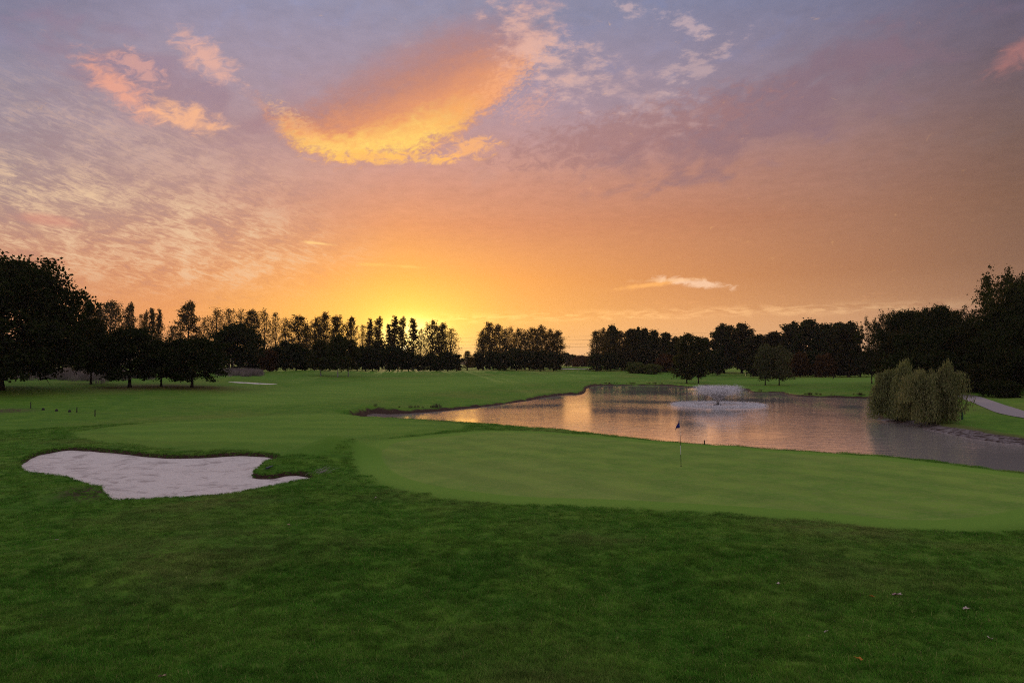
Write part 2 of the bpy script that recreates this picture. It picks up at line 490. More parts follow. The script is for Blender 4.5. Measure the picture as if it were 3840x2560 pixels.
def dense(poly, step, closed=True):
    """Closed Catmull-Rom curve through the points."""
    p = np.asarray(poly, float); n = len(p); out = []
    for i in range(n if closed else n - 1):
        if closed:
            a, b, c, d = p[(i - 1) % n], p[i], p[(i + 1) % n], p[(i + 2) % n]
        else:
            a, b, c, d = p[max(i - 1, 0)], p[i], p[i + 1], p[min(i + 2, n - 1)]
        k = max(1, int(np.hypot(*(c - b)) / step))
        for t in np.arange(k) / k:
            out.append(0.5 * ((2 * b) + (c - a) * t + (2 * a - 5 * b + 4 * c - d) * t * t + (3 * b - a - 3 * c + d) * t ** 3))
    return np.array(out)

def seg_dist(x, y, poly, closed=True):
    p = np.asarray(poly); q = np.roll(p, -1, 0) if closed else p[1:]
    if not closed: p = p[:-1]
    best = np.full(x.shape, 1e9)
    for (ax, ay), (bx, by) in zip(p, q):
        vx, vy = bx - ax, by - ay
        L = vx * vx + vy * vy + 1e-12
        t = np.clip(((x - ax) * vx + (y - ay) * vy) / L, 0, 1)
        best = np.minimum(best, (x - ax - t * vx) ** 2 + (y - ay - t * vy) ** 2)
    return np.sqrt(best)

def inside(x, y, poly):
    r = np.zeros(x.shape, bool)
    p = np.asarray(poly); q = np.roll(p, -1, 0)
    for (ax, ay), (bx, by) in zip(p, q):
        if ay == by: continue
        hit = ((ay > y) != (by > y)) & (x < (bx - ax) * (y - ay) / (by - ay) + ax)
        r ^= hit
    return r

def sdf(x, y, poly, reach=40.0):
    """Signed distance, negative inside; only computed near the polygon."""
    x = np.asarray(x, float); y = np.asarray(y, float)
    p = np.asarray(poly)
    out = np.full(x.shape, reach)
    m = (x > p[:, 0].min() - reach) & (x < p[:, 0].max() + reach) & (y > p[:, 1].min() - reach) & (y < p[:, 1].max() + reach)
    xs, ys = x[m], y[m]
    d = seg_dist(xs, ys, p)
    d[inside(xs, ys, p)] *= -1
    out[m] = np.minimum(d, reach)
    return out

# ---- outlines
BUNKER = dense(cast([(64, 1738), (77, 1723), (119, 1699), (190, 1681), (268, 1674), (333, 1675), (417, 1681), (506, 1690), (595, 1699), (655, 1702), (744, 1700), (833, 1696), (923, 1693), (1000, 1696), (1052, 1708),
  (1024, 1721), (982, 1741), (958, 1759), (957, 1771), (976, 1775), (1024, 1773), (1071, 1765), (1119, 1761), (1161, 1767), (1187, 1780), (1184, 1789), (1131, 1798), (1042, 1814), (952, 1833), (863, 1848), (744, 1859), (595, 1866),
  (476, 1871), (411, 1871), (400, 1857), (381, 1842), (339, 1821), (286, 1801), (226, 1783), (149, 1774), (89, 1765)]), 0.35)
GREEN = dense(cast([(1431, 1690), (1440, 1730), (1480, 1772), (1560, 1803), (1700, 1832), (1950, 1860), (2300, 1872), (2700, 1893), (3100, 1922), (3300, 1942), (3500, 1950), (3700, 1932), (3840, 1902), (4080, 1850), (4060, 1812), (3840, 1792),
  (3300, 1724), (2900, 1694), (2560, 1670), (2300, 1648), (2050, 1626), (1850, 1620), (1700, 1634), (1560, 1647), (1470, 1664)]), 0.7)
APPROACH = dense(cast([(330, 1624), (430, 1604), (600, 1585), (900, 1564), (1130, 1551), (1300, 1550), (1420, 1566), (1640, 1582), (1700, 1600), (1560, 1622), (1400, 1642), (1200, 1660), (1000, 1672), (700, 1668), (450, 1652)]), 1.5)
FAIRWAY = dense(cast([(745, 1492), (880, 1475), (1150, 1449), (1400, 1428), (1700, 1412), (2050, 1404), (2300, 1404), (2180, 1424), (1950, 1440), (1750, 1458), (1500, 1480), (1250, 1506), (1000, 1520), (850, 1512)]), 3.0)
FAR_BAND = dense(cast([(2650, 1432), (2900, 1418), (3250, 1410), (3500, 1412), (3480, 1424), (3200, 1432), (2900, 1436)]), 3.0)
NEAR_RIM = cast([(1330, 1543), (1397, 1553), (1450, 1560), (1580, 1569), (1760, 1579), (1900, 1588), (2090, 1601), (2280, 1621), (2450, 1641), (2560, 1655), (2700, 1665), (2900, 1681), (3060, 1692), (3280, 1707), (3420, 1719), (3600, 1739), (3840, 1775), (4200, 1835)])
BANK_W = 4.0
_nd = NEAR_RIM / np.hypot(NEAR_RIM[:, :1], NEAR_RIM[:, 1:])
NEAR_SHORE = dense(NEAR_RIM + _nd * np.linspace(2.2, BANK_W, len(_nd))[:, None], 2.0, closed=False)
FAR_SHORE = dense(cast([(1400, 1549), (1450, 1553), (1520, 1551), (1640, 1543), (1747, 1532), (1854, 1521), (1926, 1511), (1997, 1500), (2051, 1489), (2140, 1479), (2170, 1480), (2197, 1471), (2206, 1454), (2247, 1445), (2354, 1444), (2480, 1445),
  (2590, 1452), (2700, 1455), (2786, 1458), (2819, 1472), (2911, 1471), (2960, 1482), (3019, 1487), (3180, 1492), (3284, 1496), (3330, 1512), (3335, 1532), (3300, 1547), (3284, 1563), (3325, 1582), (3406, 1592), (3483, 1613), (3559, 1628), (3661, 1648), (3763, 1661), (3840, 1669), (4250, 1715)], z=WL), 2.0, closed=False)
RIGHT_SHORE = FAR_SHORE[FAR_SHORE[:, 0] / FAR_SHORE[:, 1] > (3290 - 1920) / F]
RIGHT_SHORE = RIGHT_SHORE[RIGHT_SHORE[:, 1] < 74]
LAKE = np.concatenate([FAR_SHORE, NEAR_SHORE[::-1]])
PATH = dense(cast([(3590, 1480), (3640, 1490), (3700, 1512), (3770, 1538), (3840, 1556), (3960, 1580), (4100, 1600)]), 1.0, closed=False)
SMALL_BUNKER = dense(cast([(840, 1432), (880, 1431), (960, 1435), (1044, 1440), (1000, 1441), (920, 1437)]), 1.0)
TRIO = cast([(490, 1455), (607, 1446), (723, 1452)])

shore_wob = Waves(3.0, 20, seed=11)
def land(x, y, parts=False):
    """Height of the ground and the outline distances that the material needs."""
    x = np.asarray(x, float); y = np.asarray(y, float)
    h = h_base(x, y)
    sg = sdf(x, y, GREEN, 8.0)
    sb = sdf(x, y, BUNKER, 4.0)
    sl = sdf(x, y, LAKE, 10.0)
    r = np.hypot(x, y)
    rough = sstep(sg, 1.0, 2.4) * sstep(sb, 0.0, 0.5)
    h = h + lump(x, y) * 0.040 * rough * (1 - sstep(r, 60, 120))
    # shallow tier in the green, slight shoulder round it
    # lake
    m = sl < 9.9
    dn = np.full(x.shape, 99.0); dr = dn.copy()
    dn[m] = seg_dist(x[m], y[m], NEAR_SHORE, False)
    dr[m] = seg_dist(x[m], y[m], RIGHT_SHORE, False)
    s = sl + shore_wob(x, y) * 0.22
    wid = np.where(dn < sl + 0.6, BANK_W, np.where(dr < sl + 0.6, 2.6, 1.1))
    t = np.clip(1 - s / wid, 0, 1)
    drop = np.where(wid > 3, t * t, np.where(wid > 2, t ** 1.5, sstep(t, 0, 1)))
    h = h + (WL - 0.03 - h) * np.where(s < 0, 1.0, drop)
    h = h - np.clip(-s, 0, 1.2) * 0.8 * (s < 0)
    # bunkers
    h = h - 0.55 * sstep(-sb, -0.02, 0.30)
    ss = sdf(x, y, SMALL_BUNKER, 4.0)
    if not parts:
        return h
    return h, sg, sb, sl, ss, wid

def land_z(x, y):
    return float(land(np.array([x]), np.array([y]))[0])

# ------------------------------------------------------------------ materials
def material(name):
    mt = bpy.data.materials.new(name)
    mt.use_nodes = True
    mt.node_tree.nodes.clear()
    q = G(mt.node_tree)
    out = q.node('ShaderNodeOutputMaterial')
    return mt, q, out

def plain(name, col, rough=0.7, var=0.12, scale=3.0, bump=0.0, bscale=30.0, spec=0.3, metallic=0.0):
    mt, q, out = material(name)
    b = q.node('ShaderNodeBsdfPrincipled')
    pos = q.node('ShaderNodeTexCoord').outputs['Object']
    n = q.noise(pos, scale, 5, 0.6)
    c = q.mix(n, tuple(k * (1 - var * 2) for k in col), tuple(k * (1 + var * 2) for k in col))
    q.put(b.inputs['Base Color'], c)
    b.inputs['Roughness'].default_value = rough
    b.inputs['Specular IOR Level'].default_value = spec
    b.inputs['Metallic'].default_value = metallic
    if bump:
        bn = q.node('ShaderNodeBump'); bn.inputs['Strength'].default_value = 1.0; bn.inputs['Distance'].default_value = bump
        q.put(bn.inputs['Height'], q.noise(pos, bscale, 4, 0.6))
        q.put(b.inputs['Normal'], bn.outputs[0])
    q.nt.links.new(b.outputs[0], out.inputs[0])
    return mt

def ground_material():
    mt, q, out = material('turf')
    pos = q.node('ShaderNodeNewGeometry').outputs['Position']
    dist = q.v('LENGTH', pos)
    fine = q.noise(pos, 38.0, 3, 0.7)
    mid = q.noise(pos, 5.0, 4, 0.6)
    big = q.noise(pos, 0.55, 4, 0.55)
    vast = q.noise(pos, 0.06, 3, 0.5)
    far = q.noise(q.v('MULTIPLY', pos, (0.55, 1.0, 1.0)), 1.1, 5, 0.7)
    wob = q.mul(q.sub(mid, 0.5), 0.25)
    sg = q.add(q.attr('s_green'), wob)
    sa = q.add(q.attr('s_approach'), q.mul(wob, 2.0))
    sf = q.add(q.attr('s_fairway'), q.mul(q.sub(big, 0.5), 2.5))
    sb = q.attr('s_bunker'); sl = q.attr('s_lake')
    # rough: dark green with drier patches
    c = q.mix(q.step(big, 0.35, 0.68), ROUGH_A, ROUGH_B)
    c = q.mix(q.mul(q.step(vast, 0.45, 0.7), 0.6), c, ROUGH_DRY)
    c = q.mix(q.mul(q.step(far, 0.56, 0.34), 0.55), c, ROUGH_DARK)
    c = q.mix(q.mul(q.step(mid, 0.52, 0.70), 0.30), c, ROUGH_DRY)
    # mown fairways with faint passes of the mower
    mow = q.noise(q.v('MULTIPLY', pos, (0.08, 0.45, 1.0)), 1.0, 2, 0.5)
    fw = q.mix(q.step(mow, 0.38, 0.62), FAIR_A, FAIR_B)
    fw = q.mix(q.mul(q.step(far, 0.40, 0.70), 0.25), fw, FAIR_C)
    c = q.mix(q.mul(q.step(sf, 2.5, -2.5), 0.9), c, fw)
    c = q.mix(q.mul(q.step(q.attr('s_band'), 2.5, -2.5), 0.7), c, fw)
    c = q.mix(q.mul(q.step(sa, 0.7, -0.7), 0.95), c, fw)
    # collar and putting green
    c = q.mix(q.step(sg, 2.3, 0.9), c, q.mix(mid, FAIR_A, FAIR_B))
    gr = q.mix(q.step(big, 0.38, 0.64), GREEN_A, GREEN_B)
    gr = q.mix(q.mul(q.step(mid, 0.44, 0.62), 0.45), gr, GREEN_C)
    gr = q.mix(q.mul(q.step(vast, 0.42, 0.62), 0.35), gr, GREEN_C)
    band = q.m('SINE', q.mul(q.add(q.v('DOT_PRODUCT', pos, (0.80, 0.60, 0.0)), q.mul(q.sub(big, 0.5), 0.5)), 2.3))
    gr = q.v('SCALE', gr, scale=q.m('MULTIPLY_ADD', q.step(band, -0.35, 0.35), 0.09, 0.955))
    c = q.mix(q.step(sg, 0.08, -0.08), c, gr)
    # brown leaf litter under the three trees, dry patch by the bunker, dark heath bed
    c = q.mix(q.mul(q.attr('litter'), q.step(mid, 0.36, 0.56)), c, LITTER)
    c = q.mix(q.mul(q.attr('dry'), q.step(mid, 0.40, 0.54)), c, (0.075, 0.052, 0.035))
    # bare soil in the bunker lip and along the cut bank of the lake, stony beach on the right
    soil = q.mix(q.step(fine, 0.35, 0.65), (0.022, 0.013, 0.009), (0.075, 0.045, 0.030))
    c = q.mix(q.step(q.add(sb, q.mul(q.sub(fine, 0.5), 0.06)), 0.015, -0.02), c, soil)
    bank = q.mix(q.step(mid, 0.42, 0.60), (0.035, 0.022, 0.016), (0.17, 0.14, 0.13))
    sln = q.add(sl, q.mul(q.sub(big, 0.5), 0.9))
    c = q.mix(q.mul(q.step(sln, 0.95, 0.55), q.attr('bankmask')), c, soil)
    beach = q.mix(q.step(q.noise(pos, 2.2, 5, 0.7), 0.40, 0.60), (0.05, 0.035, 0.03), (0.20, 0.18, 0.185))
    c = q.mix(q.mul(q.step(sln, 1.9, 1.5), q.attr('beach')), c, beach)
    c = q.mix(q.mul(q.step(sln, 3.4, 2.0), q.step(sln, 1.2, 2.0), q.attr('beach'), 0.6), c, (0.10, 0.07, 0.035))
    c = q.v('SCALE', c, scale=q.m('MULTIPLY_ADD', fine, 1.0, 0.5))
    b = q.node('ShaderNodeBsdfPrincipled')
    q.put(b.inputs['Base Color'], c)
    b.inputs['Roughness'].default_value = 0.9
    b.inputs['Specular IOR Level'].default_value = 0.15
    b.inputs['Sheen Weight'].default_value = 0.22
    b.inputs['Sheen Roughness'].default_value = 0.5
    q.put(b.inputs['Sheen Tint'], q.v('MULTIPLY', c, (3.0, 2.6, 1.6)))
    bn = q.node('ShaderNodeBump'); bn.inputs['Strength'].default_value = 0.8
    amp = q.add(0.010, q.mul(q.step(sg, 0.6, 1.8), 0.035))
    q.put(bn.inputs['Distance'], amp)
    q.put(bn.inputs['Height'], q.add(fine, q.mul(mid, 1.2)))
    q.put(b.inputs['Normal'], bn.outputs[0])
    q.nt.links.new(b.outputs[0], out.inputs[0])
    return mt

ROUGH_A, ROUGH_B, ROUGH_DRY, ROUGH_DARK = (0.070, 0.180, 0.013), (0.108, 0.230, 0.020), (0.155, 0.205, 0.036), (0.044, 0.130, 0.014)
FAIR_A, FAIR_B, FAIR_C = (0.098, 0.220, 0.024), (0.134, 0.265, 0.030), (0.160, 0.240, 0.046)
GREEN_A, GREEN_B, GREEN_C = (0.106, 0.218, 0.028), (0.152, 0.268, 0.038), (0.185, 0.252, 0.062)
LITTER = (0.085, 0.060, 0.026)

# ------------------------------------------------------------------ ground sheet
ang = np.radians(np.concatenate([np.linspace(-180, -56, 26), np.linspace(-50, -41.5, 18), np.linspace(-41, 41, 660), np.linspace(41.5, 50, 18), np.linspace(56, 174, 24)]))
rad = np.concatenate([np.geomspace(1.0, 7.6, 16), np.geomspace(8, 17.5, 70), np.geomspace(17.7, 60, 250), np.geomspace(60.6, 420, 210), np.geomspace(450, 7000, 28)])
A_, R_ = np.meshgrid(ang, rad)
X_, Y_ = R_ * np.sin(A_), R_ * np.cos(A_)
H_, SG_, SB_, SL_, SS_, WID_ = land(X_, Y_, True)
nr, na = X_.shape
idx = np.arange(nr * na).reshape(nr, na)
nxt = np.roll(idx, -1, 1)
quads = np.stack([idx[:-1], nxt[:-1], nxt[1:], idx[1:]], -1).reshape(-1, 4)[:, ::-1]
V_ = np.stack([X_, Y_, H_], -1).reshape(-1, 3)
V_ = np.concatenate([V_, [[0, 0, float(H_[0].mean())]]])
turf = ground_material()
ground = mesh_obj('ground', V_, quads, turf, smooth=True)
tag(ground, kind='structure')
pad = lambda a: np.concatenate([np.asarray(a).ravel(), [0.0]])
attr_float(ground, 's_green', pad(SG_)); attr_float(ground, 's_bunker', pad(SB_)); attr_float(ground, 's_lake', pad(SL_))
attr_float(ground, 's_approach', pad(sdf(X_, Y_, APPROACH, 10))); attr_float(ground, 's_fairway', pad(sdf(X_, Y_, FAIRWAY, 12))); attr_float(ground, 's_band', pad(sdf(X_, Y_, FAR_BAND, 12)))
lit = np.zeros_like(X_)
for tx, ty in TRIO:
    lit = np.maximum(lit, np.exp(-((X_ - tx) / 5.5) ** 2 - ((Y_ - ty) / 7.0) ** 2))
attr_float(ground, 'litter', pad(np.clip(lit * 1.2, 0, 1)))
dpt = cast([(335, 1842)])[0]; hpt = cast([(20, 1540)])[0]
dry = np.exp(-((X_ - dpt[0]) / 0.9) ** 2 - ((Y_ - dpt[1]) / 0.7) ** 2) * 1.3 + 1.5 * np.exp(-((X_ - hpt[0]) / 2.2) ** 2 - ((Y_ - hpt[1]) / 1.6) ** 2)
attr_float(ground, 'dry', pad(np.clip(dry, 0, 1)))
attr_float(ground, 'bankmask', pad((WID_ < 2).astype(float))); attr_float(ground, 'beach', pad(((WID_ > 2) & (WID_ < 3)).astype(float)))

# ------------------------------------------------------------------ lake
def water_material():
    mt, q, out = material('lake_water')
    pos = q.node('ShaderNodeNewGeometry').outputs['Position']
    b = q.node('ShaderNodeBsdfPrincipled')
    b.inputs['Base Color'].default_value = (0.88, 0.80, 0.72, 1)
    b.inputs['Roughness'].default_value = 0.02
    b.inputs['IOR'].default_value = 1.50
    b.inputs['Metallic'].default_value = 0.65
    w1 = q.noise(q.v('MULTIPLY', pos, (0.45, 1.6, 1.0)), 1.6, 4, 0.55, 0.6)
    w2 = q.noise(q.v('MULTIPLY', pos, (0.7, 1.2, 1.0)), 7.0, 3, 0.5, 0.3)
    calm = q.step(q.noise(pos, 0.045, 2, 0.5), 0.35, 0.65, 0.22, 1.0)
    bn = q.node('ShaderNodeBump'); bn.inputs['Strength'].default_value = 1.0; bn.inputs['Distance'].default_value = 0.030
    q.put(bn.inputs['Height'], q.mul(q.add(w1, q.mul(w2, 0.18)), calm))
    q.put(b.inputs['Normal'], bn.outputs[0])
    q.nt.links.new(b.outputs[0], out.inputs[0])
    return mt
lx0, lx1, ly0, ly1 = LAKE[:, 0].min() - 3, LAKE[:, 0].max() + 3, LAKE[:, 1].min() - 3, LAKE[:, 1].max() + 3
gx, gy = np.meshgrid(np.linspace(lx0, lx1, 90), np.linspace(ly0, ly1, 90))
keep = sdf(gx, gy, LAKE, 8) < 3.5
ii = np.arange(gx.size).reshape(gx.shape)
fq = np.stack([ii[:-1, :-1], ii[:-1, 1:], ii[1:, 1:], ii[1:, :-1]], -1)
kq = keep[:-1, :-1] | keep[:-1, 1:] | keep[1:, 1:] | keep[1:, :-1]
# only keep cells where the ground really lies below the water
lake = mesh_obj('lake', np.stack([gx, gy, np.full_like(gx, WL)], -1).reshape(-1, 3), fq[kq], water_material(), smooth=True)
tag(lake, kind='structure')

# ------------------------------------------------------------------ sand
def sand_material():
    mt, q, out = material('bunker_sand')
    pos = q.node('ShaderNodeNewGeometry').outputs['Position']
    b = q.node('ShaderNodeBsdfPrincipled')
    n1, n2, n3 = q.noise(pos, 0.8, 5, 0.65, 0.6), q.noise(pos, 60, 2, 0.6), q.noise(q.v('MULTIPLY', pos, (0.5, 1.6, 1)), 3.0, 5, 0.7, 0.5)
    c = q.mix(n3, (0.68, 0.61, 0.54), (0.88, 0.82, 0.74))
    c = q.mix(q.mul(q.step(n1, 0.50, 0.62), q.step(n3, 0.40, 0.56), 0.65), c, (0.34, 0.28, 0.25))
    c = q.v('SCALE', c, scale=q.m('MULTIPLY_ADD', n2, 0.35, 0.82))
    q.put(b.inputs['Base Color'], c)
    b.inputs['Roughness'].default_value = 0.95
    b.inputs['Specular IOR Level'].default_value = 0.1
    rake = q.add(q.noise(q.v('MULTIPLY', pos, (1.0, 3.2, 1.0)), 4.0, 4, 0.6, 1.2), q.mul(q.m('SINE', q.mul(q.add(q.v('DOT_PRODUCT', pos, (0.35, 1.0, 0.0)), q.mul(n1, 1.5)), 24.0)), 0.12))
    bn = q.node('ShaderNodeBump'); bn.inputs['Strength'].default_value = 0.9; bn.inputs['Distance'].default_value = 0.075
    q.put(bn.inputs['Height'], q.add(rake, q.mul(n2, 0.15)))
    q.put(b.inputs['Normal'], bn.outputs[0])
    q.nt.links.new(b.outputs[0], out.inputs[0])
    return mt
SAND = sand_material()
sand_w = Waves(1.6, 20, seed=21)
def sand_z(x, y):
    s = sdf(x, y, BUNKER, 6.0)
    return h_base(x, y) - 0.22 - 0.14 * sstep(-s, 0.0, 1.6) + sand_w(x, y) * 0.02
def sheet(name, poly, zf, step, grow, mat):
    p = np.asarray(poly)
    xs = np.arange(p[:, 0].min() - grow * 2, p[:, 0].max() + grow * 2, step); ys = np.arange(p[:, 1].min() - grow * 2, p[:, 1].max() + grow * 2, step)
    X, Y = np.meshgrid(xs, ys)
    k = sdf(X, Y, p, 6.0) < grow
    i = np.arange(X.size).reshape(X.shape)
    f = np.stack([i[:-1, :-1], i[:-1, 1:], i[1:, 1:], i[1:, :-1]], -1)[k[:-1, :-1] & k[1:, 1:] & k[:-1, 1:] & k[1:, :-1]]
    used = np.unique(f); rem = np.zeros(X.size, int); rem[used] = np.arange(len(used))
    v = np.stack([X.ravel(), Y.ravel(), zf(X, Y).ravel()], -1)[used]
    return mesh_obj(name, v, rem[f], mat, smooth=True)
tag(sheet('bunker_sand', BUNKER, sand_z, 0.12, 0.10, SAND), 'pale pinkish sand filling the curved bunker in the near rough', kind='stuff')
tag(sheet('bunker_sand', SMALL_BUNKER, lambda x, y: land(x, y) + 0.05 * sstep(-sdf(x, y, SMALL_BUNKER, 6.0), -0.05, 0.4) - 0.01, 0.3, 0.3, SAND), 'thin strip of sand in the bunker beyond the three trees', kind='stuff')
for k, (px, Y, wx, wy) in enumerate([(2128, 303, 5.5, 2.2), (2205, 303, 8.0, 1.2), (2410, 298, 6.0, 1.6)]):
    cx = ray(px, 1400)[0] * Y
    t = np.linspace(0, 2 * np.pi, 28, endpoint=False)
    pl = np.stack([cx + wx * np.cos(t) * (1 + 0.15 * np.sin(3 * t + k)), Y + wy * np.sin(t)], -1)
    tag(sheet('bunker_sand', pl, lambda x, y: land(x, y) + 0.10, 0.5, 0.0, SAND), ['bright far sand face under the mound by the gap in the trees', 'low far sand strip right of the mound by the gap', 'far pale sand strip below the light green shrubs'][k], kind='stuff')

# ------------------------------------------------------------------ buggy path
pd = np.gradient(PATH, axis=0); pn = np.stack([-pd[:, 1], pd[:, 0]], -1) / np.hypot(pd[:, :1], pd[:, 1:])
cols = []
for s in np.linspace(-1.25, 1.25, 7):
    q = PATH + pn * s
    cols.append(np.stack([q[:, 0], q[:, 1], land(q[:, 0], q[:, 1]) + 0.05], -1))
pv = np.stack(cols, 1); n0, n1 = pv.shape[:2]
i = np.arange(n0 * n1).reshape(n0, n1)
path = mesh_obj('path', pv.reshape(-1, 3), np.stack([i[:-1, :-1], i[:-1, 1:], i[1:, 1:], i[1:, :-1]], -1).reshape(-1, 4), plain('path_gravel', (0.30, 0.27, 0.26), 0.95, 0.10, 6.0, 0.01, 60), smooth=True)
tag(path, kind='structure')

# ------------------------------------------------------------------ far hill
hx = np.linspace(-5200, 5200, 160); hy = np.linspace(3600, 6200, 14)
HX, HY = np.meshgrid(hx, hy)
ridge = 62 + 26 * Waves(2600, 12, seed=31)(HX, HY * 0) + 4 * Waves(240, 20, seed=32)(HX, HY)
HZ = np.where(HY > 3601, ridge * np.sin(np.clip((HY - 3600) / 2600, 0, 1) * np.pi * 0.75) , -4.0)
i = np.arange(HX.size).reshape(HX.shape)
hill = mesh_obj('hill', np.stack([HX, HY, HZ], -1).reshape(-1, 3), np.stack([i[:-1, :-1], i[:-1, 1:], i[1:, 1:], i[1:, :-1]], -1).reshape(-1, 4), plain('hill_woods', (0.05, 0.06, 0.03), 0.95, 0.3, 0.01), smooth=True)
tag(hill, kind='structure')
# ------------------------------------------------------------------ trees
def leaf_material(name, dark, light, tint, trans=0.35):
    """Leaves: hue varies from leaf to leaf and from tree to tree."""
    mt, q, out = material(name)
    geo = q.node('ShaderNodeNewGeometry')
    oi = q.node('ShaderNodeObjectInfo')
    c = q.mix(geo.outputs['Random Per Island'], dark, light)
    c = q.mix(q.mul(q.step(oi.outputs['Random'], 0.55, 1.0), q.step(geo.outputs['Random Per Island'], 0.25, 0.9), 0.8), c, tint)
    df = q.node('ShaderNodeBsdfDiffuse'); q.put(df.inputs[0], c)
    tr = q.node('ShaderNodeBsdfTranslucent'); q.put(tr.inputs[0], q.v('MULTIPLY', c, (1.25, 1.15, 0.6)))
    mx = q.node('ShaderNodeMixShader'); mx.inputs[0].default_value = trans
    q.nt.links.new(df.outputs[0], mx.inputs[1]); q.nt.links.new(tr.outputs[0], mx.inputs[2])
    q.nt.links.new(mx.outputs[0], out.inputs[0])
    return mt

def bark_material(name, a, b, scale=6.0, stretch=4.0):
    mt, q, out = material(name)
    pos = q.node('ShaderNodeTexCoord').outputs['Object']
    n = q.noise(q.v('MULTIPLY', pos, (stretch, stretch, 1.0)), scale, 5, 0.65)
    bs = q.node('ShaderNodeBsdfPrincipled')
    q.put(bs.inputs['Base Color'], q.mix(q.step(n, 0.38, 0.64), a, b))
    bs.inputs['Roughness'].default_value = 0.9
    bs.inputs['Specular IOR Level'].default_value = 0.15
    bn = q.node('ShaderNodeBump'); bn.inputs['Distance'].default_value = 0.03; q.put(bn.inputs['Height'], n)
    q.put(bs.inputs['Normal'], bn.outputs[0])
    q.nt.links.new(bs.outputs[0], out.inputs[0])
    return mt

L_POPLAR = leaf_material('poplar_leaves', (0.036, 0.032, 0.010), (0.075, 0.060, 0.018), (0.100, 0.056, 0.016), 0.50)
L_OAK = leaf_material('oak_leaves', (0.014, 0.022, 0.007), (0.030, 0.040, 0.012), (0.048, 0.032, 0.010), 0.25)
L_BIRCH = leaf_material('birch_leaves', (0.022, 0.032, 0.010), (0.045, 0.052, 0.016), (0.075, 0.050, 0.014), 0.35)
L_AUTUMN = leaf_material('autumn_leaves', (0.050, 0.026, 0.010), (0.095, 0.046, 0.016), (0.12, 0.045, 0.02), 0.35)
L_WILLOW = leaf_material('willow_leaves', (0.115, 0.145, 0.058), (0.265, 0.280, 0.120), (0.25, 0.235, 0.115), 0.40)
L_SHRUB = leaf_material('shrub_leaves', (0.060, 0.085, 0.020), (0.11, 0.13, 0.035), (0.12, 0.10, 0.03), 0.35)
L_MISTED = leaf_material('mist_paled_leaves', (0.060, 0.072, 0.032), (0.120, 0.130, 0.060), (0.13, 0.12, 0.06), 0.35)  # leaf colour lightened to imitate mist over the slender pair
BARK = bark_material('dark_bark', (0.016, 0.012, 0.009), (0.050, 0.038, 0.028))
BARK_BIRCH = bark_material('birch_bark', (0.05, 0.045, 0.04), (0.55, 0.52, 0.48), 5.0, 0.5)

def tube_rings(path, radii, sides):
    """Tapered tube along a polyline: vertices and quads."""
    path = np.asarray(path, float); n = len(path)
    t = np.gradient(path, axis=0); t /= np.linalg.norm(t, axis=1, keepdims=True) + 1e-9
    ref = np.where(np.abs(t[:, 2:3]) > 0.9, np.array([[1.0, 0, 0]]), np.array([[0, 0, 1.0]]))
    u = np.cross(t, ref); u /= np.linalg.norm(u, axis=1, keepdims=True) + 1e-9
    w = np.cross(t, u)
    a = np.arange(sides) / sides * 2 * np.pi
    v = path[:, None] + (u[:, None] * np.cos(a)[None, :, None] + w[:, None] * np.sin(a)[None, :, None]) * np.asarray(radii)[:, None, None]
    i = np.arange(n * sides).reshape(n, sides); j = np.roll(i, -1, 1)
    return v.reshape(-1, 3), np.stack([i[:-1], j[:-1], j[1:], i[1:]], -1).reshape(-1, 4)

class Wood:
    def __init__(self): self.v, self.f, self.n = [], [], 0
    def add(self, path, radii, sides=5):
        v, f = tube_rings(path, radii, sides)
        self.v.append(v); self.f.append(f + self.n); self.n += len(v)
    def build(self, name, mat, **kw):
        return mesh_obj(name, np.concatenate(self.v), np.concatenate(self.f), mat, smooth=True, **kw)

def leaf_quads(c, size, r, up=0.3, aspect=1.5):
    """A rhombic leaf or leaf spray of about the given size at every centre."""
    n = len(c)
    nrm = r.normal(size=(n, 3)); nrm[:, 2] += up; nrm /= np.linalg.norm(nrm, axis=1, keepdims=True)
    a = r.normal(size=(n, 3)); a -= nrm * (a * nrm).sum(1, keepdims=True); a /= np.linalg.norm(a, axis=1, keepdims=True)
    b = np.cross(nrm, a)
    s = size * r.uniform(0.6, 1.35, (n, 1))
    la, lb = a * s * 0.5 * aspect, b * s * 0.5
    bend = nrm * s * 0.12
    v = np.stack([c - la, c + lb * 0.9 - la * 0.1 + bend, c + la, c - lb + la * 0.15 + bend], 1).reshape(-1, 3)
    return v, np.arange(n * 4).reshape(n, 4)

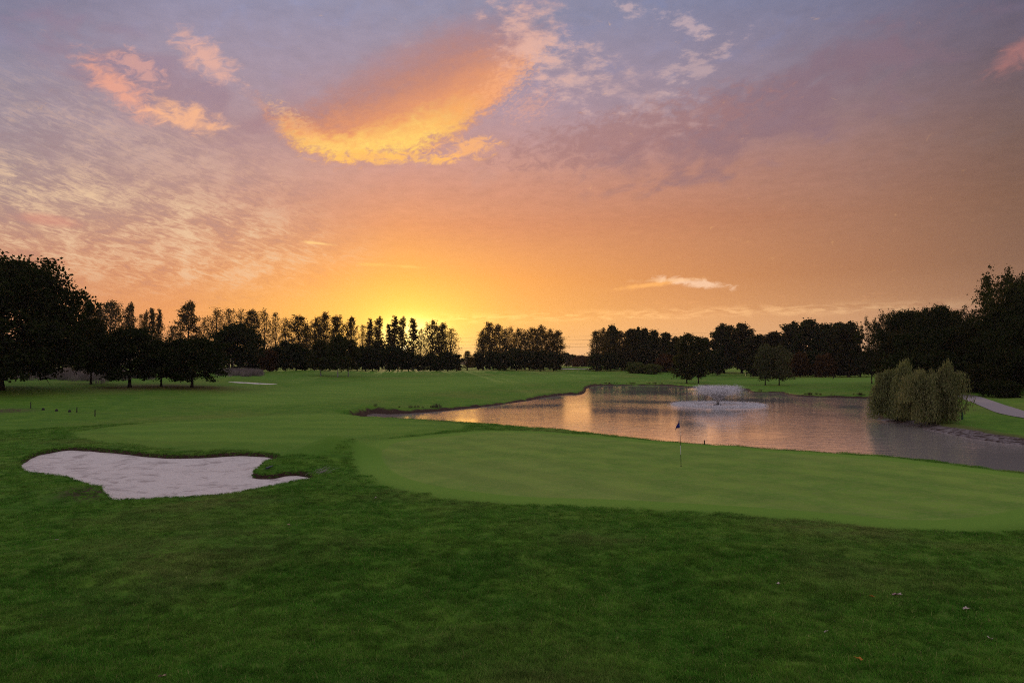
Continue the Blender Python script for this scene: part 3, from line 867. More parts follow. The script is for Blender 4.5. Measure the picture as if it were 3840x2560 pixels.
PROFILE = {
    'columnar': lambda t: (np.minimum(1, (t + 0.03) * 5) ** 0.6) * (1 - t ** 2.4) ** 0.7 * (0.85 + 0.15 * np.cos(t * 3)),
    'poplar': lambda t: (np.minimum(1, (t + 0.05) * 2.4) ** 0.7) * (1 - t ** 2.5) ** 0.62,
    'round': lambda t: (np.minimum(1, (t + 0.08) * 2.6) ** 0.6) * (1 - t ** 2.8) ** 0.55,
    'conical': lambda t: (np.minimum(1, (t + 0.06) * 5) ** 0.6) * (1 - t) ** 0.62 * 1.05 + 0.04,
    'dome': lambda t: np.sqrt(np.clip(1 - (np.abs(t - 0.36) / 0.66) ** 2.3, 0.0, 1)),
    'oval': lambda t: np.sqrt(np.clip(1 - (np.abs(t - 0.42) / 0.60) ** 2.0, 0.0, 1)),
}
def make_tree(kind, H, W, seed, base=0.22, nb=26, sub=4, per=34, leaf=0.5, spread=0.75, rise=0.35, wood=BARK, leaves=L_POPLAR, lean=0.0, trunk_r=None, ragged=0.25, stem=1.0, droop=0.0):
    """Trunk with limbs, and a crown of leaf sprays hung on the twigs. Returns two meshes, life size."""
    r = np.random.default_rng(seed)
    prof = PROFILE[kind]
    cb = H * base
    tr = trunk_r or (0.018 * H + 0.05)
    sway = Waves(H * 0.7, 6, seed + 50)
    zt = np.linspace(0, H * 0.97, 14)
    tx = np.array([sway(np.array([z]), np.array([3.0]))[0] for z in zt]) * 0.02 * H * (zt / H) + lean * zt
    ty = np.array([sway(np.array([z]), np.array([90.0]))[0] for z in zt]) * 0.02 * H * (zt / H)
    wd = Wood()
    radii = tr * (1 - (zt / (H * 0.99)) ** 0.8 * stem) + 0.015
    radii[0] *= 1.45
    wd.add(np.stack([tx, ty, zt - 0.35 * (zt == 0)], -1), radii, 7)
    tips = []
    big_side = r.uniform(0, 6.28)
    for i in range(nb):
        u = (i + r.uniform(0, 0.9)) / nb
        t_end = u ** 0.9
        az_ = i * 2.399963 + r.uniform(-0.5, 0.5)
        rr = prof(np.array([t_end]))[0] * W * 0.5 * r.uniform(1 - ragged * 1.6, 1.0 + ragged * 0.35) * (1 + 0.14 * math.cos(az_ - big_side))
        z1 = cb + t_end * (H - cb)
        z0 = max(cb * 0.85, z1 - rise * (H - cb) * (0.35 + 0.65 * min(1, rr / (W * 0.5))) - 0.02 * H)
        z0 = min(z0, H * 0.93)
        p0 = np.array([np.interp(z0, zt, tx), np.interp(z0, zt, ty), z0])
        cx, cy = np.interp(z1, zt, tx), np.interp(z1, zt, ty)
        p2 = np.array([cx + rr * math.cos(az_), cy + rr * math.sin(az_), z1 - droop * rr])
        p1 = (p0 + p2) / 2 + np.array([0, 0, (0.10 + droop * 0.5) * np.linalg.norm(p2 - p0)]) + r.normal(0, 0.04, 3) * rr
        tt = np.linspace(0, 1, 6)[:, None]
        path = (1 - tt) ** 2 * p0 + 2 * tt * (1 - tt) * p1 + tt ** 2 * p2
        br = max(0.022, np.interp(z0, zt, radii) * 0.48)
        wd.add(path, np.linspace(br, 0.014, 6), 5)
        L = np.linalg.norm(p2 - p0)
        slim = 0.62 + 0.38 * min(1.0, (1 - t_end) * 4.0) if kind in ('poplar', 'columnar', 'conical') else 1.0
        tips.append((p2, 1.0, slim))
        for k in range(sub):
            f = r.uniform(0.38, 0.98)
            s0 = (1 - f) ** 2 * p0 + 2 * f * (1 - f) * p1 + f * f * p2
            dirv = (p2 - p0) / (L + 1e-6) * 0.6 + r.normal(0, 0.55, 3) + np.array([0, 0, 0.25 - droop])
            dirv /= np.linalg.norm(dirv)
            ln = L * r.uniform(0.22, 0.45) + 0.03 * W
            e = s0 + dirv * ln
            wd.add(np.stack([s0, (s0 + e) / 2 + r.normal(0, 0.05, 3) * ln, e]), [br * 0.42 + 0.006, br * 0.25 + 0.005, 0.006], 3)
            tips.append((e, r.uniform(0.6, 1.1), slim))
            tips.append(((s0 + e) / 2, r.uniform(0.3, 0.8), slim))
    tips.append((np.array([tx[-1], ty[-1], H * 0.97]), 0.6, 0.6))
    cs = []
    for p, s, slim in tips:
        n = max(2, int(per * s * (0.3 + 0.7 * slim) * r.uniform(0.5, 1.4) + 0.5))
        q = r.normal(0, 1, (n, 3)) * np.array([spread, spread, spread * 0.72]) * (0.5 + 0.5 * s) * r.uniform(0.7, 1.15) * slim
        cs.append(p + q)
    c = np.concatenate(cs)
    c = c[c[:, 2] > cb * 0.55]
    lv, lf = leaf_quads(c, leaf, r)
    w = wd.build('trunk', wood, link=False)
    l = mesh_obj('crown', lv, lf, leaves, link=False)
    return w.data, l.data, H, W

LIB = {}
def lib(key, n, **kw):
    LIB[key] = [make_tree(seed=100 * len(LIB) + 7 * i, **kw) for i in range(n)]
# life-size prototypes: far trees in coarser sprays, near ones in finer leaves
lib('columnar', 3, kind='columnar', H=24, W=5.0, base=0.14, nb=50, sub=3, per=19, leaf=0.35, spread=0.50, rise=0.30, leaves=L_POPLAR, ragged=0.25)
lib('broad', 4, kind='poplar', H=24, W=9.0, base=0.20, nb=44, sub=4, per=19, leaf=0.38, spread=0.80, rise=0.32, leaves=L_POPLAR, ragged=0.25)
lib('sparse', 4, kind='poplar', H=24, W=8.0, base=0.18, nb=42, sub=4, per=10, leaf=0.33, spread=0.85, rise=0.34, leaves=L_POPLAR, ragged=0.25)
lib('conical', 3, kind='conical', H=24, W=12.0, base=0.16, nb=56, sub=4, per=18, leaf=0.38, spread=0.70, rise=0.14, leaves=L_POPLAR, ragged=0.30)
lib('dense', 4, kind='round', H=20, W=8.5, base=0.10, nb=38, sub=5, per=26, leaf=0.60, spread=0.72, rise=0.30, leaves=L_OAK, ragged=0.25)
lib('low', 4, kind='oval', H=9, W=6.5, base=0.12, nb=26, sub=4, per=26, leaf=0.42, spread=0.55, rise=0.30, leaves=L_OAK, ragged=0.22)
lib('autumn', 2, kind='oval', H=8, W=6.0, base=0.08, nb=26, sub=4, per=26, leaf=0.42, spread=0.55, rise=0.30, leaves=L_AUTUMN, ragged=0.2)
lib('dome', 2, kind='dome', H=13, W=13, base=0.24, nb=34, sub=5, per=48, leaf=0.42, spread=0.70, rise=0.34, leaves=L_OAK, ragged=0.18, trunk_r=0.38)
lib('spreading', 3, kind='dome', H=9.5, W=10.5, base=0.25, nb=34, sub=6, per=60, leaf=0.26, spread=0.52, rise=0.30, leaves=L_OAK, ragged=0.22, trunk_r=0.27, droop=0.08)
lib('big', 2, kind='dome', H=17, W=18, base=0.16, nb=84, sub=6, per=70, leaf=0.33, spread=0.74, rise=0.30, leaves=L_OAK, ragged=0.09, trunk_r=0.55, droop=0.05)
lib('birch', 3, kind='oval', H=12, W=7.0, base=0.26, nb=30, sub=5, per=26, leaf=0.34, spread=0.55, rise=0.30, leaves=L_BIRCH, wood=BARK_BIRCH, ragged=0.3, droop=0.22, trunk_r=0.17)
lib('waterside', 2, kind='oval', H=12, W=6.0, base=0.16, nb=36, sub=5, per=26, leaf=0.30, spread=0.48, rise=0.22, leaves=L_BIRCH, ragged=0.3, droop=0.25, trunk_r=0.16)
lib('pale', 2, kind='oval', H=12, W=6.0, base=0.20, nb=36, sub=5, per=14, leaf=0.30, spread=0.52, rise=0.22, leaves=L_MISTED, ragged=0.3, droop=0.25, trunk_r=0.16)
lib('airy', 2, kind='dome', H=20, W=15, base=0.20, nb=40, sub=6, per=16, leaf=0.36, spread=0.60, rise=0.42, leaves=L_OAK, ragged=0.3, trunk_r=0.35)
lib('bush', 3, kind='oval', H=3.2, W=4.2, base=0.02, nb=24, sub=4, per=34, leaf=0.22, spread=0.36, rise=0.3, leaves=L_SHRUB, ragged=0.25, trunk_r=0.08)
lib('undergrowth', 3, kind='oval', H=3.2, W=4.2, base=0.02, nb=24, sub=4, per=34, leaf=0.24, spread=0.38, rise=0.3, leaves=L_OAK, ragged=0.25, trunk_r=0.08)

TREE_N = 0
def plant(key, px, top, width, Y, name, label, group=None, cat='tree', var=None, base_py=None, sink=0.1):
    """Stand a tree Y metres away so that its axis, top and spread fall on the photo's."""
    global TREE_N
    d = ray(px, top)
    x = d[0] * Y
    z = land_z(x, Y)
    Ht = CAM_Z + d[2] * Y - z
    Wt = width * Y / F
    vs = LIB[key]
    w, l, H0, W0 = vs[(TREE_N if var is None else var) % len(vs)]
    o = empty(name, (x, Y, z - sink), (TREE_N * 2.1) % 6.28)
    sxy, sz = Wt / W0 * {'broad': 1.35, 'sparse': 1.4, 'columnar': 1.2, 'conical': 1.15}.get(key, 1.0), Ht / H0
    o.scale = (sxy, sxy, sz)
    for nm, me in (('trunk', w), ('crown', l)):
        c = bpy.data.objects.new(nm, me); COL.objects.link(c); c.parent = o
    tag(o, label, cat, group)
    TREE_N += 1
    return o

ORD = ['first', 'second', 'third', 'fourth', 'fifth', 'sixth', 'seventh', 'eighth', 'ninth', 'tenth', 'eleventh', 'twelfth', 'thirteenth', 'fourteenth', 'fifteenth', 'sixteenth', 'seventeenth', 'eighteenth', 'nineteenth', 'twentieth', 'twenty-first', 'twenty-second']
LOOK = {'columnar': 'narrow upright poplar', 'broad': 'leafy tall poplar', 'sparse': 'thin-leaved tall poplar', 'conical': 'pointed tall poplar', 'dense': 'dense dark tree', 'low': 'low dark tree', 'autumn': 'rusty brown small tree', 'birch': 'birch'}
def row(trees, Y, where, group, jit=14, name='poplar_tree'):
    for i, (key, px, top, w) in enumerate(sorted(trees, key=lambda q: q[1])):
        yy = Y + ((i * 37) % 11 - 5) / 5 * jit
        plant(key, px, top, w, yy, name, '%s, %s from left %s' % (LOOK[key], ORD[i], where), group)

# tall poplars on the skyline, group by group from the left
row([('columnar', 333, 1121, 50), ('columnar', 369, 1142, 34), ('broad', 418, 1129, 76), ('conical', 490, 1140, 68), ('sparse', 530, 1180, 26), ('columnar', 547, 1170, 26), ('columnar', 571, 1154, 34), ('columnar', 596, 1162, 28)],
    290, 'in the group behind the big dark oak', 'poplars behind the left trees')
row([('sparse', 645, 1221, 42), ('conical', 710, 1135, 112), ('sparse', 767, 1193, 44), ('sparse', 812, 1160, 60), ('sparse', 861, 1160, 58), ('sparse', 902, 1164, 48), ('broad', 946, 1161, 56), ('sparse', 993, 1165, 50), ('sparse', 1034, 1174, 40), ('sparse', 1071, 1196, 38), ('broad', 1121, 1183, 70), ('sparse', 1152, 1221, 34),
     ('broad', 1184, 1196, 48), ('broad', 1214, 1174, 52), ('broad', 1261, 1183, 58), ('conical', 1319, 1192, 62)],
    285, 'in the long row left of the sun', 'poplars in the long row')
row([('sparse', 1361, 1219, 30), ('columnar', 1387, 1197, 34), ('columnar', 1420, 1192, 38), ('columnar', 1457, 1214, 28), ('columnar', 1480, 1187, 42), ('columnar', 1509, 1192, 34), ('columnar', 1548, 1192, 40), ('sparse', 1579, 1235, 32), ('broad', 1621, 1205, 58), ('broad', 1657, 1213, 50), ('sparse', 1691, 1233, 54)],
    290, 'in the group around the rising sun', 'poplars around the sun')
row([('broad', 1812, 1243, 48), ('broad', 1836, 1212, 56), ('broad', 1872, 1218, 50), ('sparse', 1897, 1234, 38), ('sparse', 1917, 1227, 38), ('broad', 1947, 1234, 42), ('sparse', 1968, 1239, 36), ('broad', 1997, 1229, 50), ('broad', 2029, 1223, 50), ('broad', 2061, 1237, 46), ('broad', 2088, 1241, 54)],
    300, 'in the clump right of the sun', 'poplars in the clump right of the sun')
row([('broad', 2236, 1239, 50), ('broad', 2265, 1234, 46), ('dense', 2295, 1225, 60), ('broad', 2333, 1243, 48), ('dense', 2361, 1239, 54), ('dense', 2390, 1234, 52), ('dense', 2418, 1236, 54), ('dense', 2450, 1243, 52), ('dense', 2497, 1252, 60), ('dense', 2533, 1266, 56), ('dense', 2643, 1270, 60)],
    300, 'in the dark clump beyond the lake', 'poplars beyond the lake')

# low dark trees in front of the poplars
row([('low', 260, 1312, 80), ('low', 400, 1312, 90), ('low', 640, 1326, 80), ('low', 780, 1330, 80), ('low', 930, 1328, 90), ('low', 986, 1312, 66), ('autumn', 1010, 1316, 50), ('low', 1036, 1303, 64), ('low', 1071, 1281, 52), ('low', 1111, 1297, 88), ('low', 1146, 1317, 54)],
    205, 'in the low row under the left poplars', 'low trees under the left poplars', 10, 'small_tree')
row([('low', 1180, 1314, 70), ('low', 1235, 1306, 70), ('low', 1340, 1304, 70), ('low', 1372, 1306, 66), ('low', 1398, 1304, 60), ('low', 1420, 1282, 48), ('low', 1461, 1304, 70), ('low', 1493, 1306, 62), ('low', 1532, 1324, 64), ('low', 1571, 1335, 50), ('low', 1614, 1331, 62), ('low', 1650, 1335, 50), ('low', 1679, 1324, 54), ('low', 1711, 1331, 48)],
    248, 'in the low row below the sun', 'low trees below the sun', 10, 'small_tree')
row([('conical', 1752, 1316, 54), ('low', 1794, 1325, 48), ('low', 1850, 1322, 70), ('low', 1890, 1326, 66), ('low', 1936, 1311, 78), ('low', 1985, 1322, 70), ('low', 2026, 1319, 76), ('low', 2075, 1325, 64)],
    275, 'in the low row right of the sun', 'low trees right of the sun', 8, 'small_tree')
row([('low', 2236, 1330, 60), ('low', 2290, 1326, 66), ('low', 2340, 1322, 66), ('low', 2500, 1322, 70), ('autumn', 2492, 1330, 54), ('low', 2550, 1310, 70), ('low', 2660, 1316, 66)],
    285, 'in the low row beyond the lake', 'low trees beyond the lake', 6, 'small_tree')
row([('low', 2125, 1326, 46), ('low', 2150, 1332, 44), ('autumn', 2180, 1334, 44), ('autumn', 2208, 1336, 44), ('autumn', 1770, 1340, 40), ('autumn', 2165, 1340, 36), ('autumn', 2195, 1342, 36)],
    420, 'in the hazy brown gap between the clumps', 'hazy brown trees in the gap', 20, 'small_tree')

# birches standing forward of the left row
for i, (px, top, w, Y) in enumerate([(1204, 1278, 84, 178), (1268, 1258, 82, 168), (1307, 1274, 74, 176)]):
    plant('birch', px, top, w, Y, 'birch_tree', ['white-stemmed birch, leftmost of three on the far fairway edge', 'white-stemmed birch, middle and tallest of three on the fairway edge', 'white-stemmed birch, rightmost of three on the far fairway edge'][i], 'birches on the fairway edge')

# left foreground trees
plant('big', 10, 998, 500, 88, 'oak_tree', 'huge black oak filling the left edge of the view', var=0)
plant('spreading', 345, 1205, 150, 105, 'oak_tree', 'smaller dark tree tucked against the huge left oak')
plant('dome', 873, 1229, 172, 190, 'dome_tree', 'dome-shaped black tree standing alone before the tall poplars')
plant('spreading', 490, 1243, 250, 100, 'oak_tree', 'broad dark tree, leftmost of three on the mown rise', 'three trees on the rise', var=0)
plant('spreading', 607, 1288, 150, 104, 'oak_tree', 'smallest tree, middle of three on the mown rise', 'three trees on the rise', var=1)
plant('spreading', 723, 1278, 226, 103, 'oak_tree', 'broad dark tree, rightmost of three on the mown rise', 'three trees on the rise', var=2)

# trees beyond and beside the lake
plant('waterside', 2574, 1256, 88, 190, 'birch_tree', 'feathery tree by the far shore, left one of the pair', 'pair of feathery trees by the far shore')
plant('waterside', 2618, 1266, 80, 192, 'birch_tree', 'feathery tree by the far shore, right one of the pair', 'pair of feathery trees by the far shore')
plant('dense', 2712, 1221, 96, 285, 'poplar_tree', 'left half of the round-topped pair of trees beyond the fountain', 'round-topped pair')
plant('dense', 2780, 1219, 92, 290, 'poplar_tree', 'right half of the round-topped pair of trees beyond the fountain', 'round-topped pair')
plant('low', 2690, 1318, 52, 255, 'small_tree', 'small rounded tree on the grass below the round-topped pair')
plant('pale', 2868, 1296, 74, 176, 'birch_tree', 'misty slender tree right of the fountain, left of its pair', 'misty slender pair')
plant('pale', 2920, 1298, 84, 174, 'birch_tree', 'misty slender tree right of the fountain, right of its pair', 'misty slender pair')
plant('autumn', 3000, 1326, 58, 240, 'small_tree', 'rounded russet tree on the grass right of the misty pair')
row([('dense', 2835, 1262, 90), ('dense', 2895, 1250, 100), ('dense', 2969, 1216, 86), ('dense', 3036, 1206, 110), ('dense', 3095, 1222, 90), ('dense', 3154, 1216, 92)],
    270, 'in the dark wood right of the fountain', 'dark wood right of the fountain', 12, 'woodland_tree')
row([('low', 2850, 1330, 90), ('autumn', 2935, 1334, 70), ('low', 3060, 1322, 90), ('autumn', 3095, 1332, 70), ('low', 3130, 1326, 80), ('autumn', 3180, 1330, 76), ('low', 3225, 1322, 96), ('low', 3290, 1318, 96)],
    240, 'in the hedge-like row under the dark wood', 'low row under the dark wood', 6, 'small_tree')
plant('dense', 3180, 1216, 104, 235, 'woodland_tree', 'rounded dark tree where the wood dips before the right bank')
plant('airy', 3265, 1203, 90, 170, 'woodland_tree', 'airy tree with sky showing through, first of the right bank')
plant('airy', 3312, 1186, 90, 160, 'woodland_tree', 'airy tree with sky showing through, second of the right bank')
plant('big', 3400, 1182, 170, 150, 'woodland_tree', 'dark rounded tree above the willow')
plant('big', 3515, 1168, 180, 140, 'woodland_tree', 'dark broad tree on the right bank behind the willow')
plant('airy', 3605, 1166, 130, 132, 'woodland_tree', 'leafy open-topped tree right of the willow on the skyline')
plant('airy', 3735, 1046, 210, 118, 'woodland_tree', 'tall open-branched tree rising highest at the right edge', var=1)
plant('airy', 3815, 1030, 170, 112, 'woodland_tree', 'tall dense-topped tree cut by the right edge', var=0)
plant('big', 3880, 1080, 260, 105, 'woodland_tree', 'massive black tree beyond the tall open one, at the right edge')
for i, (px, top, w, Y) in enumerate([(3372, 1255, 140, 140), (3430, 1262, 160, 128), (3510, 1250, 170, 125), (3600, 1240, 180, 118), (3690, 1215, 190, 112), (3780, 1180, 210, 104), (3870, 1200, 220, 96)]):
    plant('spreading', px, top, w, Y, 'woodland_tree', 'dark low-branched tree, %s from left in the front of the right wood' % ORD[i], 'front of the right wood')
plant('spreading', 3684, 1368, 118, 96, 'small_tree', 'small brown-stemmed tree on the grass right of the willow')
plant('undergrowth', 3770, 1432, 100, 92, 'dark_shrub', 'dark spreading shrub right of the small brown-stemmed tree', cat='shrub')
plant('bush', 2386, 1362, 66, 262, 'light_shrub', 'light green shrub beyond the lake, left of two', 'light green shrubs', 'shrub')
plant('bush', 2443, 1368, 60, 258, 'light_shrub', 'light green shrub beyond the lake, right of two', 'light green shrubs', 'shrub')
# woodland edge that closes the view low down between the trunks
for i, px in enumerate(range(3410, 3860, 62)):
    plant('undergrowth', px, 1335 + (i * 13) % 24, 130, 108 + (i * 7) % 9, 'dark_shrub', 'dark undergrowth shrub, %s from left along the right wood edge' % ORD[i], 'shrubs along the right wood edge', 'shrub')

# ------------------------------------------------------------------ weeping willow
def make_willow(px, Y, Ht, Wd, label, seed):
    r = np.random.default_rng(seed)
    d = ray(px, 1500); x = d[0] * Y; z = land_z(x, Y)
    o = empty('willow_tree', (x, Y, z - 0.05)); tag(o, label, 'tree', 'willows on the shore')
    wd = Wood()
    wd.add([(0, 0, -0.3), (0.1, 0.05, 0.8), (0.0, 0.15, 1.8), (0.1, 0.1, 2.6)], [0.42, 0.32, 0.27, 0.2], 8)
    cs, fs, n = [], [], 0
    lv = []
    for i in range(24):
        a = i * 2.4 + r.uniform(-.6, .6); el_ = r.uniform(0.1, 1.0)
        rr = Wd * 0.5 * r.uniform(0.30, 1.05) * math.sqrt(max(0.05, 1 - el_ ** 2 * 0.8))
        top = np.array([rr * math.cos(a), rr * math.sin(a), Ht * (0.50 + 0.46 * el_) * r.uniform(0.82, 1.06)])
        p0 = np.array([0.05, 0.1, r.uniform(1.5, 2.6)])
        mid = (p0 + top) / 2 + np.array([0, 0, 0.9])
        tt = np.linspace(0, 1, 6)[:, None]
        path = (1 - tt) ** 2 * p0 + 2 * tt * (1 - tt) * mid + tt ** 2 * top
        wd.add(path, np.linspace(0.11, 0.02, 6), 5)
        # hanging switches from the outer half of every limb
        low = r.choice([0.15, 0.5, 1.1, 2.0, 2.9], p=[0.30, 0.24, 0.20, 0.14, 0.12])
        fl = r.uniform(0.3, 0.8)
        for k in range(int(r.uniform(70, 150))):
            f = r.uniform(0.35, 1.08)
            s = (1 - f) ** 2 * p0 + 2 * f * (1 - f) * mid + f * f * top + r.normal(0, 0.26, 3) * (0.6, 0.6, 0.35)
            out = np.array([s[0], s[1]]); out = out / (np.linalg.norm(out) + 0.1)
            ln = max(0.4, s[2] - low - r.uniform(0, 0.5)) * r.choice([1.0, 0.8, 0.55], p=[0.6, 0.25, 0.15])
            m = int(ln / 0.16) + 2
            t = np.linspace(0, 1, m)
            sw = np.stack([s[0] + out[0] * fl * np.sqrt(t) + np.cumsum(r.normal(0, 0.035, m)), s[1] + out[1] * fl * np.sqrt(t) + np.cumsum(r.normal(0, 0.035, m)), s[2] + 0.15 * np.sin(np.minimum(t * 6, 3.14)) - ln * t], -1)
            lv.append(sw + r.normal(0, 0.06, sw.shape))
    c = np.concatenate(lv); m = len(c)
    a = r.uniform(0, 6.28, m)
    side = np.stack([np.cos(a), np.sin(a), r.normal(0, 0.2, m)], -1) * (0.034 * r.uniform(0.7, 1.3, (m, 1)))
    dn = np.stack([r.normal(0, 0.25, m), r.normal(0, 0.25, m), -np.ones(m)], -1); dn = dn / np.linalg.norm(dn, axis=1, keepdims=True) * (0.14 * r.uniform(0.7, 1.3, (m, 1)))
    v = np.stack([c - dn, c + side, c + dn, c - side], 1).reshape(-1, 3)
    wd.build('trunk', BARK, parent=o)
    mesh_obj('crown', v, np.arange(m * 4).reshape(m, 4), L_WILLOW, parent=o)
    return o
make_willow(3490, 63.5, 6.0, 6.4, 'pale green weeping willow on the shore, nearer and larger of two', 5)
make_willow(3375, 68.5, 6.0, 4.4, 'pale green weeping willow on the shore, farther and left of two', 6)
# ------------------------------------------------------------------ grass
def blade_material(name, a, b, dry, dryness=0.25, trans=0.35):
    mt, q, out = material(name)
    pos = q.node('ShaderNodeNewGeometry').outputs['Position']
    oi = q.node('ShaderNodeObjectInfo').outputs['Random']
    isl = q.node('ShaderNodeNewGeometry').outputs['Random Per Island']
    big = q.noise(pos, 0.55, 4, 0.55)
    vast = q.noise(pos, 0.16, 3, 0.5)
    c = q.mix(q.step(q.add(big, q.mul(q.sub(isl, 0.5), 0.3)), 0.32, 0.70), a, b)
    c = q.mix(q.m('MAXIMUM', q.mul(q.step(vast, 0.48, 0.70), 0.55), q.mul(q.step(isl, 1 - dryness, 1.0), 0.9)), c, dry)
    tuft = q.noise(q.v('MULTIPLY', pos, (0.7, 1.2, 0.4)), 2.6, 4, 0.65, 0.4)
    c = q.v('SCALE', c, scale=q.mul(q.m('MULTIPLY_ADD', oi, 0.6, 0.7), q.step(tuft, 0.34, 0.66, 0.66, 1.06)))
    df = q.node('ShaderNodeBsdfDiffuse'); q.put(df.inputs[0], c)
    tr = q.node('ShaderNodeBsdfTranslucent'); q.put(tr.inputs[0], c)
    mx = q.node('ShaderNodeMixShader'); mx.inputs[0].default_value = trans
    q.nt.links.new(df.outputs[0], mx.inputs[1]); q.nt.links.new(tr.outputs[0], mx.inputs[2])
    q.nt.links.new(mx.outputs[0], out.inputs[0])
    return mt

def clump(name, n, radius, hmin, hmax, width, lean, mat, seed, comb_dir=None):
    """A tuft of curved, tapering blades."""
    r = np.random.default_rng(seed)
    a = r.uniform(0, 6.28, n); rr = radius * np.sqrt(r.uniform(0, 1, n))
    b = np.stack([rr * np.cos(a), rr * np.sin(a), np.full(n, -0.01)], -1)
    h = r.uniform(hmin, hmax, n)[:, None]
    la = r.uniform(0, 6.28, n); ld = np.stack([np.cos(la), np.sin(la), np.zeros(n)], -1) * (lean * r.uniform(0.2, 1.3, n))[:, None] * h
    if comb_dir is not None: ld = ld + np.array(comb_dir) * h
    sa = r.uniform(0, 6.28, n); sd_ = np.stack([np.cos(sa), np.sin(sa), np.zeros(n)], -1) * (width * 0.5 * r.uniform(0.7, 1.3, n))[:, None]
    m = b + ld * 0.35 + h * np.array([0, 0, 0.6]); t = b + ld + h * np.array([0, 0, 0.95])
    v = np.stack([b - sd_, b + sd_, m + sd_ * 0.8, m - sd_ * 0.8, t], 1).reshape(-1, 3)
    k = np.arange(n)[:, None] * 5
    f = np.concatenate([k + np.array([[0, 1, 2]]), k + np.array([[0, 2, 3]]), k + np.array([[3, 2, 4]])])
    return mesh_obj(name, v, f, mat, link=False)

def scatter_tree(coll):
    ng = bpy.data.node_groups.new('scatter_' + coll.name, 'GeometryNodeTree')
    ng.interface.new_socket('Geometry', in_out='INPUT', socket_type='NodeSocketGeometry')
    ng.interface.new_socket('Geometry', in_out='OUTPUT', socket_type='NodeSocketGeometry')
    N = ng.nodes
    gi, go = N.new('NodeGroupInput'), N.new('NodeGroupOutput')
    ci = N.new('GeometryNodeCollectionInfo'); ci.inputs[0].default_value = coll
    ci.inputs['Separate Children'].default_value = True; ci.inputs['Reset Children'].default_value = True
    ip = N.new('GeometryNodeInstanceOnPoints'); ip.inputs['Pick Instance'].default_value = True
    ar = N.new('GeometryNodeInputNamedAttribute'); ar.data_type = 'FLOAT_VECTOR'; ar.inputs['Name'].default_value = 'rot'
    asx = N.new('GeometryNodeInputNamedAttribute'); asx.data_type = 'FLOAT_VECTOR'; asx.inputs['Name'].default_value = 'size'
    rv = N.new('FunctionNodeRandomValue'); rv.data_type = 'INT'
    for s in rv.inputs:
        if s.name == 'Max' and s.type == 'INT': s.default_value = len(coll.objects) - 1
        if s.name == 'Min' and s.type == 'INT': s.default_value = 0
    ro = [s for s in rv.outputs if s.type == 'INT'][0]
    L = ng.links.new
    L(gi.outputs[0], ip.inputs['Points']); L(ci.outputs[0], ip.inputs['Instance']); L(ro, ip.inputs['Instance Index'])
    L(ar.outputs[0], ip.inputs['Rotation']); L(asx.outputs[0], ip.inputs['Scale']); L(ip.outputs[0], go.inputs[0])
    return ng

def scatter(name, pts, rz, size, coll, label):
    me = bpy.data.meshes.new(name)
    pts = np.asarray(pts, np.float32)
    me.vertices.add(len(pts)); me.vertices.foreach_set('co', pts.ravel())
    n = len(pts)
    rot = np.zeros((n, 3), np.float32); rot[:, 2] = rz
    rot[:, 0] = rng.normal(0, 0.10, n); rot[:, 1] = rng.normal(0, 0.10, n)
    a = me.attributes.new('rot', 'FLOAT_VECTOR', 'POINT'); a.data.foreach_set('vector', rot.ravel())
    a = me.attributes.new('size', 'FLOAT_VECTOR', 'POINT'); a.data.foreach_set('vector', np.asarray(size, np.float32).ravel())
    o = bpy.data.objects.new(name, me); COL.objects.link(o)
    md = o.modifiers.new('scatter', 'NODES'); md.node_group = scatter_tree(coll)
    tag(o, label, kind='stuff')
    return o

def collection(name, objs):
    c = bpy.data.collections.new(name)
    for o in objs: c.objects.link(o)
    return c

B_ROUGH = blade_material('rough_blades', (0.082, 0.255, 0.026), (0.170, 0.350, 0.044), (0.320, 0.310, 0.115), 0.18)
c_rough = collection('rough_tufts', [clump('grass_tuft', 70, 0.16, 0.030, 0.075, 0.007, 0.75, B_ROUGH, 300 + k, (0.25 * (k % 2), 0.1, 0)) for k in range(6)])
r_ = np.random.default_rng(17)
P_, S_ = [], []
for r0, r1, dens, w, hgt in [(8.3, 12, 95, 1.0, 1.0), (12, 18, 72, 1.1, 1.0), (18, 27, 46, 1.3, 0.68), (27, 40, 26, 1.7, 0.55), (40, 62, 11, 2.4, 0.5)]:
    n = int(dens * 0.5 * math.radians(86) * (r1 * r1 - r0 * r0))
    rr = np.sqrt(r_.uniform(r0 * r0, r1 * r1, n)); aa = np.radians(r_.uniform(-43, 43, n))
    x, y = rr * np.sin(aa), rr * np.cos(aa)
    h, sg, sb, sl, ss, wd_ = land(x, y, True)
    sa = sdf(x, y, APPROACH, 6)
    patch = roll2(x * 3, y * 3) * 0.5 + lump(x, y) * 0.35
    ok = (sg > 1.5 + 0.5 * np.clip(patch, -1, 1)) & (sb > 0.02) & (sa > 0.2) & (sl > 1.2)
    sc_ = np.clip(1 + 0.36 * patch + r_.normal(0, 0.20, n), 0.40, 2.2)
    P_.append(np.stack([x, y, h], -1)[ok]); S_.append(np.stack([sc_ * 0 + w, sc_ * 0 + w, sc_ * hgt], -1)[ok])
P_, S_ = np.concatenate(P_), np.concatenate(S_)
scatter('rough_grass', P_, r_.uniform(0, 6.28, len(P_)), S_, c_rough, 'short dark green rough grass covering the foreground')

